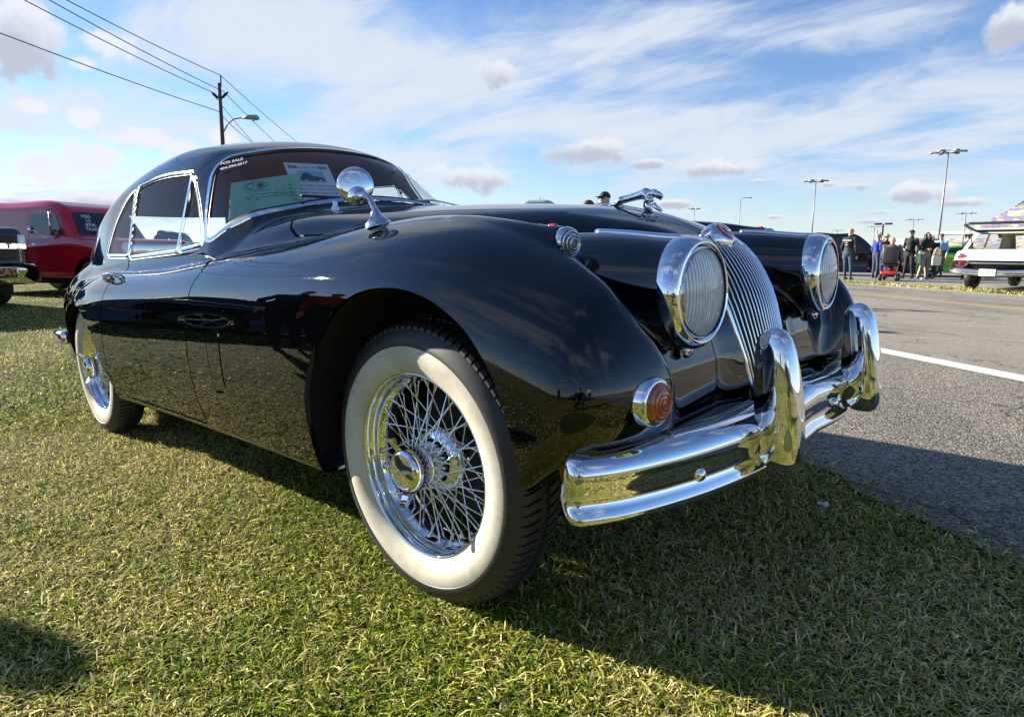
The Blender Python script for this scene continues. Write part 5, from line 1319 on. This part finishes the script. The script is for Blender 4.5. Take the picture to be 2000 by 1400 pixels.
pl_ = empty('number_plate', parent=we); MB().rbox((-2.69,.10,.47), (.015,.36,.17), .01, M=None).build('plate', mat('plate_white', (.62,.63,.60), .5), pl_)
text('digits', 'JM787C', mat('plate_ink', (.10,.12,.16), .6), Matrix(((0,0,-1,-2.70),(-1,0,0,.10),(0,1,0,.47),(0,0,0,1))), .10, pl_)
for wx in (-1.55,1.50):
    for s in (-1,1): veh_wheel(we, wx, s*.80, .335, .20, rimm=CHROME2)
# raised tailgate: framed pane hinged at the roof edge
tg = empty('tailgate', parent=we); tg.location = (-1.92,0,1.50); tg.rotation_euler = (0, R_(16), 0)
lp = round_poly([(-.72,.0),(.72,.0),(.80,-.55),(.70,-.66),(-.70,-.66),(-.80,-.55)], .12)
m = MB(); m.tube([(y, x, 0) for x, y in lp], .035, 8, closed=True); m.build('frame', mat('satin_black', (.012,.012,.012), .4), tg)
V_ = [(y, x, .0) for x, y in lp]; mobj('pane', V_, [tuple(range(len(V_)))], GLASS, tg, False)
m = MB(); m.rbox((-.03,0,.03), (.16,1.5,.03), .012); m.build('hinge_panel', WHITE, tg)
for s in (-1,1): MB().tube([(-2.30,s*.62,1.02),(-2.42,s*.66,1.50)], .012, 6).build('gas_strut', DARK, we)
# ---- red panel van (faces right, seen from its front quarter)
RED = gloss('van_red', (.48,.008,.018), .10); vn = empty('panel_van', (-15.25,2.0,gnd(-15.25,2.0)), R_(24), label='deep red vintage panel van with chalk writing on its windscreen', category='van')
vt = spline([(-2.3,1.60),(-2.0,1.83),(-1.2,1.90),(.2,1.90),(.75,1.84),(1.02,1.66),(1.30,1.28),(1.50,1.05),(1.9,.8)], .03)
vh = spline([(-2.4,.9),(0,1.12),(1.0,1.16),(1.5,1.14),(2.1,1.10),(2.5,1.02),(2.62,.8)], .03)
def van_f(x, y, z):
    Y = np.abs(y)
    g = rint((z-vt(x))/np.sqrt(1+d1_(vt, x)**2), (Y-.86+.10*np.clip(z-1.1, 0, 1))/1.005, .20); g = rint(g, -2.2-x, .12)
    f = rint(Y-.92, (z-vh(x))/np.sqrt(1+d1_(vh, x)**2), .16); f = rint(f, x-2.58, .16); f = rint(f, -2.2-x, .1)
    f = smin(f, g, .03)
    return rint(f, .36-z, .04)
car_body(vn, van_f, (-2.4,0,.25), (2.75,1.02,2.02), .04, RED, (1.75,-1.45), .37, windows=[('windscreen','front',round_poly([(-.74,1.20),(.74,1.20),(.64,1.66),(-.64,1.66)], .07))], doors=[round_poly([(1.12,.42),(1.12,1.10),(.96,1.70),(.10,1.74),(.10,.42)], .06)])
for s in (-1,1):
    for nm, poly, mt in (('door_window', round_poly([(.16,1.22),(.16,1.62),(.66,1.64),(.70,1.22)], .04), VG), ('vent_window', round_poly([(.75,1.22),(.72,1.64),(.86,1.60),(1.04,1.22)], .03), VG)):
        V_ = [(x, s*(.872-.10*max(z-1.1, 0)), z) for x, z in poly]; mobj(nm, V_, [tuple(range(len(V_)))], mt, vn, False)
    m = MB(); m.tube([(.725,s*.87,1.20),(.70,s*.83,1.66)], .014, 6); m.build('window_post', CHROME2, vn)
    m = MB(); m.lathe([(0,.014),(.05,.008),(.072,-.004),(.072,-.02),(0,-.02)], 24, axisM((.52,s*1.08,1.30), (1,s*-.3,0))); m.tube([(.52,s*1.06,1.30),(.72,s*.93,1.12)], .012, 6); m.build('mirror', CHROME, vn)
    MB().rbox((.30,s*.90,1.02), (.14,.03,.035), .012).build('door_handle', CHROME, vn)
for i, tx in enumerate(('1955', 'LS', '$70K', 'TRADE')):
    text('chalk', tx, PAINTW, frame3((1.36-(.38-.085*i)*.74+.04,-.40,1.58-.085*i), (0,1,0), (.80,0,.59)), .105, vn)
MB().rbox((2.60,0,.62), (.10,1.8,.16), .05).build('front_bumper', CHROME2, vn); MB().rbox((2.56,0,.92), (.06,1.3,.24), .03).build('grille', CHROME2, vn)
lamps(vn, 2.56, (-.72,.72), .95, .12, LAMPW)
for wx in (1.75,-1.45):
    for s in (-1,1): veh_wheel(vn, wx, s*.80, .36, .19, rimm=CHROME2)
# ---- dark pickup, its nose at the edge of the picture
PK = gloss('pickup_dark', (.030,.030,.033)); pk = empty('pickup_truck', (-14.1,-1.03,gnd(-14.1,-1.03)), R_(14), label='dark modern pickup with chrome bumper and orange plate at the picture edge', category='truck')
pz = spline([(-3.0,1.0),(-.8,1.2),(.9,1.24),(1.8,1.30),(2.55,1.27),(2.85,1.16),(2.95,.9)], .03)
pr_ = spline([(-1.4,.9),(-1.15,1.5),(-.9,1.86),(-.2,1.92),(.5,1.88),(1.2,1.40),(1.5,1.1),(1.8,.7)], .03)
def pk_f(x, y, z):
    Y = np.abs(y); f = rint(Y-1.0+.05*np.clip(.6-z, 0, .4), (z-pz(x)-.03*np.cos(np.clip(Y/.6, 0, 1)*math.pi)*(x > 1))/np.sqrt(1+d1_(pz, x)**2), .10)
    f = rint(f, x-2.92+.10*Y**2, .07); f = rint(f, -2.95-x, .05); f = rint(f, .5-z, .04)
    g = rint((z-pr_(x))/np.sqrt(1+d1_(pr_, x)**2), (Y-.92+.2*(z-1.2))/1.02, .1); return smin(f, g, .03)
car_body(pk, pk_f, (-3.1,0,.4), (3.1,1.1,2.05), .04, PK, (1.9,-1.85), .44, windows=[('side_window','side',round_poly([(-.95,1.34),(-.85,1.76),(.35,1.78),(.95,1.36)], .05)), ('windscreen','front',round_poly([(-.75,1.42),(.75,1.42),(.62,1.80),(-.62,1.80)], .05))])
BLKG = mat('grille_black', (.010,.010,.011), .5)
gf = lambda y: 2.93-.10*y*y
for z0, z1 in ((1.02,1.16),(.74,.93)):
    V_ = [(gf(y), y, z) for y in np.linspace(-.88,.88,13) for z in (z0,z1)]; mobj('grille', V_, [(2*i,2*i+2,2*i+3,2*i+1) for i in range(12)], BLKG, pk)
    for zz in np.linspace(z0+.02, z1-.02, 4):
        m = MB(); m.tube([(gf(y)+.012, y, zz) for y in np.linspace(-.86,.86,15)], .010, 6); m.build('grille_slat', mat('grille_grey', (.04,.04,.042), .4), pk)
V_ = [(gf(y)+.035, y, z) for y in np.linspace(-.98,.98,15) for z in (.94,1.02)]; mobj('grille_bar', V_, [(2*i,2*i+2,2*i+3,2*i+1) for i in range(14)], CHROME, pk)
for i, ch in enumerate('CHEVROLET'):
    y = -.72+.18*i
    text('letter', ch, BLKG, Matrix(((0,0,1,gf(y)+.040),(1,0,.0,y),(0,1,0,.98),(0,0,0,1))), .095, pk, sx=1.5, bold=.003)
V_ = []; pf = [(.0,.70),(.10,.70),(.14,.66),(.14,.58),(.08,.50),(.10,.42),(.06,.38),(0,.38)]; ny = 17
for y in np.linspace(-1.06,1.06,ny):
    for u, z in pf: V_.append((2.92-.13*y*y+u, y, z))
k = len(pf); mobj('front_bumper', V_, [(i*k+j, (i+1)*k+j, (i+1)*k+j+1, i*k+j+1) for i in range(ny-1) for j in range(k-1)]+[tuple(range(k)), tuple((ny-1)*k+j for j in range(k))[::-1]], CHROME, pk)
pl_ = empty('front_plate', parent=pk); Mp = Matrix(((0,0,1,3.02),(1,0,0,.60),(0,1,0,.575),(0,0,0,1)))
MB().rbox((0,0,0), (.32,.17,.012), .005, M=Mp).build('frame', CHROME2, pl_); MB().rbox((0,0,.006), (.29,.145,.012), .004, M=Mp).build('plate', mat('plate_black', (.012,.012,.012), .4), pl_)
text('lettering', 'CAT', mat('plate_orange', (.80,.22,.02), .5), Mp@Matrix.Translation((0,0,.014)), .15, pl_, bold=.004)
for s in (-1,1): MB().rbox((2.80,s*.93,1.05), (.12,.12,.22), .03).build('headlight', LAMPW, pk)
for wx in (1.9,-1.85):
    for s in (-1,1): veh_wheel(pk, wx, s*.86, .43, .28, rimm=ALU)
# ---- burgundy old pickup glimpsed through the coupe's windows
MAR = gloss('pickup_maroon', (.10,.006,.014), .12); bt = empty('old_pickup', (-34.6,10.9,gnd(-34.6,10.9)), R_(48), label='burgundy old pickup seen through the side windows of the coupe', category='truck')
oz = spline([(-2.4,.9),(-.6,1.0),(.4,1.05),(1.5,1.12),(2.2,1.02),(2.4,.7)], .03); orf = spline([(-.9,.6),(-.72,1.3),(-.55,1.72),(0,1.80),(.5,1.72),(.75,1.35),(.95,1.0),(1.2,.6)], .03)
def old_f(x, y, z):
    Y = np.abs(y); f = rint(Y-.88, (z-oz(x))/np.sqrt(1+d1_(oz, x)**2), .12); f = rint(f, x-2.35, .12); f = rint(f, -2.35-x, .05); f = rint(f, .4-z, .04)
    f = smax(f, -rint(rint(Y-.78, -2.28-x, .02), x+.80, .02) if False else f, .01)
    g = rint((z-orf(x))/np.sqrt(1+d1_(orf, x)**2), (Y-.80+.12*(z-1.1))/1.01, .15); return smin(f, g, .03)
car_body(bt, old_f, (-2.5,0,.3), (2.5,1.0,1.95), .04, MAR, (1.55,-1.45), .37, windows=[('side_window','side',round_poly([(-.42,1.18),(-.40,1.58),(.35,1.60),(.55,1.20)], .05)), ('windscreen','front',round_poly([(-.62,1.24),(.62,1.24),(.55,1.62),(-.55,1.62)], .05)), ('rear_window','rear',round_poly([(-.5,1.24),(.5,1.24),(.45,1.60),(-.45,1.60)], .06))])
for wx in (1.55,-1.45):
    for s in (-1,1): veh_wheel(bt, wx, s*.78, .36, .18, rimm=CHROME2)
# ---- cream pre-war car whose bonnet shows over the coupe's
CRM = gloss('car_cream', (.50,.48,.42), .12); cr = empty('cream_car', (-5.15,6.2,gnd(-5.15,6.2)), R_(-62), label='cream pre-war car with winged mascot, its nose just above the coupe bonnet', category='car')
cz = spline([(-2.4,.7),(-1.4,1.0),(-.3,1.16),(.8,1.36),(1.5,1.40),(1.75,1.34),(1.85,1.0)], .02)
cro = spline([(-2.2,.7),(-1.9,1.1),(-1.4,1.3),(-.6,1.32),(-.2,1.30),(.05,1.15),(.3,.9)], .03)
def cre_f(x, y, z):
    Y = np.abs(y); w = .30+.35*np.clip((.9-x)/1.6, 0, 1)
    f = rint(Y-w, (z-cz(x))/np.sqrt(1+d1_(cz, x)**2), .20); f = rint(f, x-1.72, .10); f = rint(f, -2.3-x, .2); f = rint(f, .35-z, .04)
    wing = np.sqrt((x-1.25)**2*.5+(z-.42)**2)-.42; wing = rint(wing, np.abs(Y-.66)-.18, .08); wing = smax(wing, .36-z, .02)
    rw = np.sqrt((x+1.6)**2*.6+(z-.42)**2)-.44; rw = rint(rw, np.abs(Y-.68)-.16, .08)
    g = rint((z-cro(x))/np.sqrt(1+d1_(cro, x)**2), Y-.60+.2*(z-1.0), .12)
    return smin(smin(smin(f, wing, .05), rw, .05), g, .03)
car_body(cr, cre_f, (-2.5,0,.25), (2.0,.95,1.5), .03, CRM, (1.25,-1.6), .33)
m = MB(); m.tube([(1.50,0,1.38),(1.60,0,1.43)], [.022,.014], 8)
for s in (-1,1): m.add([(1.60,s*.006,1.41),(1.56,s*.012,1.455),(1.38,s*.045,1.50),(1.45,s*.03,1.44)], [(0,1,2,3)])
m.tube([(1.60,0,1.42),(1.54,0,1.46),(1.40,0,1.51)], [.012,.011,.003], 6); m.build('winged_mascot', CHROME2, cr)
lamps(cr, 1.72, (-.48,.48), .92, .11, LAMPW); MB().rbox((1.78,0,.85), (.04,.40,.62), .03).build('grille', CHROME2, cr)
for wx in (1.25,-1.6):
    for s in (-1,1): veh_wheel(cr, wx, s*.66, .33, .15, rimm=CRM)
# ---- cars parked on the near side, mirrored in the coupe's flank
OPP = 'cars parked behind the photographer'
e = std_car('parked_sedan', 'dark blue saloon mirrored in the front wing of the coupe', (-7.6,-4.9), R_(117), gloss('car_navy', (.008,.014,.035)), SAL_P, SAL_R, .90, .78, (1.42,-1.42), .33, SAL_W, rim=CHROME2, group=OPP); lamps(e, 2.36, (-.62,.62), .66, .10, LAMPW)
e = std_car('parked_sedan', 'black saloon mirrored in the door of the coupe', (-12.6,-4.3), R_(106), gloss('car_black', (.006,.006,.008)), SAL_P, SAL_R, .90, .78, (1.42,-1.42), .33, SAL_W, rim=CHROME2, group=OPP); lamps(e, 2.36, (-.62,.62), .66, .10, LAMPW)
e = std_car('parked_sedan', 'dark saloon mirrored in the chrome of the near headlamp', (6.2,-7.6), R_(-10), gloss('car_charcoal', (.02,.02,.024)), SAL_P, SAL_R, .90, .78, (1.42,-1.42), .33, SAL_W, rim=CHROME2, group=OPP); lamps(e, 2.36, (-.62,.62), .66, .10, LAMPW)
person('person', 'person in dark clothes and cap crouching with a camera, mirrored in the front wing', (1.78,-2.34), math.atan2(2.3,-1.8), 1.76, 'navy', 'black', hat=('cap',(.015,.015,.02)), build=1.05,
       pose=dict(pelvis=(-.10,0,.20), waist=(-.06,0,.28), chest=(-.01,0,.40), neck=(.02,0,.475), headc=(.045,0,.545), shR=(.0,-.112,.455), shL=(.0,.112,.455), elR=(.08,-.16,.36), elL=(.08,.16,.36), haR=(.11,-.06,.47), haL=(.11,.06,.47), hiR=(-.10,-.055,.20), hiL=(-.10,.055,.20), knR=(.12,-.11,.25), knL=(.08,.13,.10), anR=(.03,-.10,.045), anL=(-.16,.11,.04)))
person('person', 'person in lime high-visibility vest mirrored in the bumper chrome', (4.3,-3.6), R_(150), 1.78, 'hivis', 'navy', sleeves=False, hat=('cap',(.02,.02,.02)), build=1.1)
person('person', 'person in dark jacket and cap mirrored above the front wheel', (1.0,-6.4), R_(95), 1.80, 'black', 'jeans', hat=('cap',(.02,.02,.025)), build=1.1)
person('person', 'person in navy jacket standing out of frame whose shadow falls on the near grass', (-4.80,-2.84), R_(20), 1.80, 'navy', 'black', hat=('cap',(.02,.02,.02)), build=1.25)
person('person', 'added person in red jacket, out of frame, extending the shadow on the near grass', (-4.45,-3.12), R_(35), 1.76, 'red', 'black', hat=('cap',(.05,.02,.02)), build=1.3)  # unseen figure added so the cast shadow covers more of the near grass
# ------------------------------------------------------------------ poles, wires, fence, grandstand
STEEL = mat('galvanised_steel', (.20,.21,.22), .5, metal=.4); WOOD = mat('weathered_wood', (.075,.065,.055), .9); LAMPM = mat('lamp_housing', (.30,.31,.32), .45, metal=.3)
LP = 'tall floodlight poles over the car park'
def flood(x, y, H, label, heads=6, arm=1.25, r=.14, one=False):
    e = empty('light_pole', (x,y,-.1), label=label, category='light pole', group=LP)
    MB().tube([(0,0,0),(0,0,H*.5),(0,0,H)], [r,r*.8,r*.55], 8).build('pole', STEEL, e)
    ca = math.atan2(CAM_LOC[1]-y, CAM_LOC[0]-x)+.5
    if one:
        MB().tube([(0,0,H),(arm*.5*math.cos(ca+1.2), arm*.5*math.sin(ca+1.2), H+.25),(arm*math.cos(ca+1.2), arm*math.sin(ca+1.2), H+.2)], .07, 6).build('arm', STEEL, e)
        MB().rbox((0,0,0), (1.0,.4,.22), .08, M=Matrix.Translation((arm*1.1*math.cos(ca+1.2), arm*1.1*math.sin(ca+1.2), H+.2))@Matrix.Rotation(ca+1.2, 4, 'Z')).build('lamp_head', LAMPM, e)
        return e
    MB().tube([(arm*math.cos(a), arm*math.sin(a), H) for a in np.linspace(0, 2*math.pi, 20, endpoint=False)], .05, 6, closed=True).build('ring', STEEL, e)
    for k in range(heads):
        a = 2*math.pi*k/heads+ca
        m = MB(); m.rbox((0,0,0), (1.15,.55,.26), .10, M=Matrix.Translation((arm*math.cos(a), arm*math.sin(a), H+.04))@Matrix.Rotation(a, 4, 'Z')@Matrix.Rotation(R_(8), 4, 'Y')); m.tube([(0,0,H-.1),(arm*.8*math.cos(a), arm*.8*math.sin(a), H)], .05, 6); m.build('lamp_head', LAMPM, e)
    return e
flood(-16.3,101.2,14.1, 'tallest floodlight pole, rising behind the long-haired person', arm=1.5)
flood(-41.1,126.9,14.1, 'floodlight pole rising straight above the far headlamp', arm=1.6)
flood(-68.4,156.4,14.1, 'single-lamp pole above the far front wing', one=True, arm=2.0)
flood(-95.5,184.8,14.1, 'small floodlight pole just right of the bonnet mascot')
flood(-58.4,296.0,14.1, 'distant floodlight pole left of the tallest pole', r=.25, arm=2.6)
flood(-36.3,260.2,14.1, 'distant floodlight pole left of the grandstand', r=.22, arm=2.4)
flood(-120.6,413.,14.1, 'faint floodlight pole left of the grey-capped person', r=.3, arm=3)
flood(-89.4,365.9,14.1, 'faint floodlight pole behind the raised arm', r=.3, arm=3)
sp = empty('short_light_pole', (-11.5,52.0,-.1), label='short dark twin-lamp post behind the blue-jacketed person', category='light pole')
MB().tube([(0,0,0),(0,0,3.0)], [.07,.06], 8).build('pole', DARK, sp)
for s in (-1,1): MB().rbox((s*.34,0,3.05), (.50,.24,.14), .04).build('lamp_head', DARK, sp)
# wooden pole with street lamp
up = empty('utility_pole', (-45.2,18.4,-.1), label='wooden utility pole with a curved street lamp behind the coupe roof', category='utility pole')
MB().tube([(0,0,0),(0,0,7),(-.15,.1,12.2)], [.17,.15,.12], 10).build('pole', WOOD, up)
MB().tube([(-.10,.20,12.0),(-.12,.22,12.75)], .05, 6).build('pin', WOOD, up)
ux = np.array([_r2[0], _r2[1]])/np.linalg.norm(_r2[:2])
def U(a, z): return (ux[0]*a-.12, ux[1]*a+.08, z)
for s in (-1,1): MB().tube([U(s*.12,11.2), U(s*.35,11.42), U(s*.60,11.62)], [.06,.11,.05], 8).build('insulator', DARK, up)
MB().tube([U(.12,9.0),U(.45,9.55),U(.9,9.85),U(1.35,9.92),U(1.75,9.9)], .045, 8).build('lamp_arm', STEEL, up)
m = MB(); m.tube([U(1.5,9.92),U(1.9,9.98),U(2.45,9.95),U(2.62,9.88)], [.08,.17,.19,.10], 10); m.build('lamp_head', LAMPM, up)
m = MB(); m.tube([U(2.2,9.82),U(2.25,9.72)], [.15,.08], 10); m.build('lamp_bowl', mat('lamp_bowl', (.7,.7,.68), .2), up)
WG = 'overhead wires on the utility pole'
for nm, mid, lf, rg in (('topmost overhead wire running from the tip of the utility pole', (-45.47,18.67,12.68), (-36.91,8.36,12.68), (-67.45,37.0,12.68)), ('second overhead wire, fixed to the upper right insulator', (-45.36,18.8,11.6), (-35.56,7.49,12.0), (-65.69,33.9,11.7)),
                      ('third overhead wire, fixed to the left insulator', (-45.81,18.11,11.55), (-34.9,6.25,11.63), (-64.19,30.3,11.3)), ('lowest overhead wire with the deepest sag at the lamp arm', (-45.31,18.26,10.24), (-34.97,4.78,10.24), (-54.21,24.76,10.24))):
    a, b, c = np.array(lf), np.array(mid), np.array(rg); a = b+(a-b)*1.9; c = b+(c-b)*1.6
    pts = []
    for p, q in ((a, b), (b, c)):
        for t in np.linspace(0, 1, 14): pts.append(tuple(p+(q-p)*t-np.array([0,0,1.3*4*t*(1-t)*.25])))
    MB().tube(pts[:14]+pts[15:], .024, 5).build('wire', DARK, None, label=nm, category='wire', group=WG)
# fence beyond the parked trucks
fe = empty('fence', (0,0,0), label='low wire fence with steel posts beyond the parked trucks', category='fence')
A = np.array([-30.0,4.0]); Bv = np.array([-14.0,26.0]); L_ = np.linalg.norm(Bv-A); nseg = 16
post = MB().tube([(0,0,0),(0,0,1.35)], .035, 6).build('post', STEEL, fe); post.location = (*A, -.12)
for i in range(1, nseg+1):
    o = bpy.data.objects.new('post', post.data); link(o, fe); q = A+(Bv-A)*i/nseg; o.location = (*q, -.12)
for z in (1.2,.62,.08): MB().tube([(*A, z-.12), (*Bv, z-.12)], .022, 6).build('rail', STEEL, fe)
# second fence, behind the photographer, mirrored in the wing
f2 = empty('fence', (0,0,0), label='steel fence behind the photographer, mirrored in the front wing', category='fence')
A = np.array([-22.0,-19.0]); Bv = np.array([26.0,-16.0]); nseg = 20
for i in range(nseg+1):
    o = bpy.data.objects.new('post', post.data); link(o, f2); q = A+(Bv-A)*i/nseg; o.location = (*q, -.12); o.scale = (1.2,1.2,1.5)
for z in (1.8,.9,.1): MB().tube([(*A, z-.12), (*Bv, z-.12)], .03, 6).build('rail', STEEL, f2)
# grandstand
def seats_fn(m, t, b):
    tc = t.nodes.new('ShaderNodeTexCoord'); v = t.nodes.new('ShaderNodeTexVoronoi'); v.inputs['Scale'].default_value = .55; t.links.new(tc.outputs['Object'], v.inputs['Vector'])
    s = t.nodes.new('ShaderNodeSeparateColor'); t.links.new(v.outputs['Color'], s.inputs[0])
    r = ramp(t, [(0,(.06,.07,.18)),(.22,(.20,.20,.22)),(.42,(.16,.08,.12)),(.58,(.24,.19,.07)),(.75,(.09,.10,.20)),(.9,(.26,.26,.26))]); r.color_ramp.interpolation = 'CONSTANT'
    t.links.new(s.outputs[0], r.inputs[0]); t.links.new(r.outputs[0], b.inputs['Base Color'])
SEATS = mat('mixed_seats', (.4,.4,.4), .7, fn=seats_fn); CONC = mat('pale_concrete', (.36,.36,.35), .8)
gsd = empty('grandstand', (-56.0,332.0,0), R_(-28), label='distant grandstand with multicoloured seats at the right edge', category='grandstand'); gsd.scale = (1.3,1.3,.80)
def tier(x0, x1, y0, z0, y1, z1, nm, m):
    n = 14; V = []; Fq = []
    for i in range(n):
        ya, yb = y0+(y1-y0)*i/n, y0+(y1-y0)*(i+1)/n; za, zb_ = z0+(z1-z0)*i/n, z0+(z1-z0)*(i+1)/n
        k = len(V); V += [(x0,ya,za),(x1,ya,za),(x1,yb,za),(x0,yb,za),(x1,yb,zb_),(x0,yb,zb_)]; Fq += [(k,k+1,k+2,k+3),(k+3,k+2,k+4,k+5)]
    return mobj(nm, V, Fq, m, gsd, False)
tier(-6,80,0,3.5,10,9,'seat_tier',SEATS); tier(0,80,14,14,40,31,'seat_tier',SEATS)
MB().box((35,12,12.2), (92,6,1.5)).build('concourse', CONC, gsd); MB().box((-9.5,4,5.6), (8,12,7.2)).build('end_block', CONC, gsd); MB().box((35,0,1.6), (92,1,3.4)).build('front_wall', CONC, gsd)
for i in range(8): MB().prism([(14,11),(41,31.5),(41,30),(15,9)], 0, .8, Matrix(((0,0,1,-1+i*11),(1,0,0,0),(0,1,0,0),(0,0,0,1)))).build('aisle', CONC, gsd)
for x in (12,24): 
    m = MB(); m.tube([(x,41,30),(x,41,38)], .25, 6); m.box((x,41,38.5), (5,1,1.4)); m.build('floodlight', STEEL, gsd)
bk = MB(); bk.box((40,42,15.5), (80,1.5,31)); bk.build('back_wall', CONC, gsd)
# low far buildings and tents along the horizon
for (x, y, w, d_, h_, nm, lb) in ((-60,150,26,8,3.2,'far_shed','long pale shed on the horizon behind the black car'), (-24,170,18,8,2.6,'far_shed','low white marquee on the horizon behind the visitors')):
    m = MB(); m.box((x,y,h_/2-.1), (w,d_,h_)); o = m.build(nm, CONC, None, smooth=False, label=lb, category='building')
# scrap of paper on the grass
m = MB(); g2 = np.random.default_rng(4); V_ = [(i*.009+g2.normal(0,.0025), j*.008+g2.normal(0,.0025), .024+g2.uniform(0,.018)) for i in range(4) for j in range(4)]
o = m.add(V_, [(i*4+j, i*4+j+4, i*4+j+5, i*4+j+1) for i in range(3) for j in range(3)]).build('paper_scrap', PAPERW, None, smooth=False, label='small crumpled white paper scrap on the shaded grass', category='litter'); o.location = (.565,.385,gnd(.565,.385)+.0)
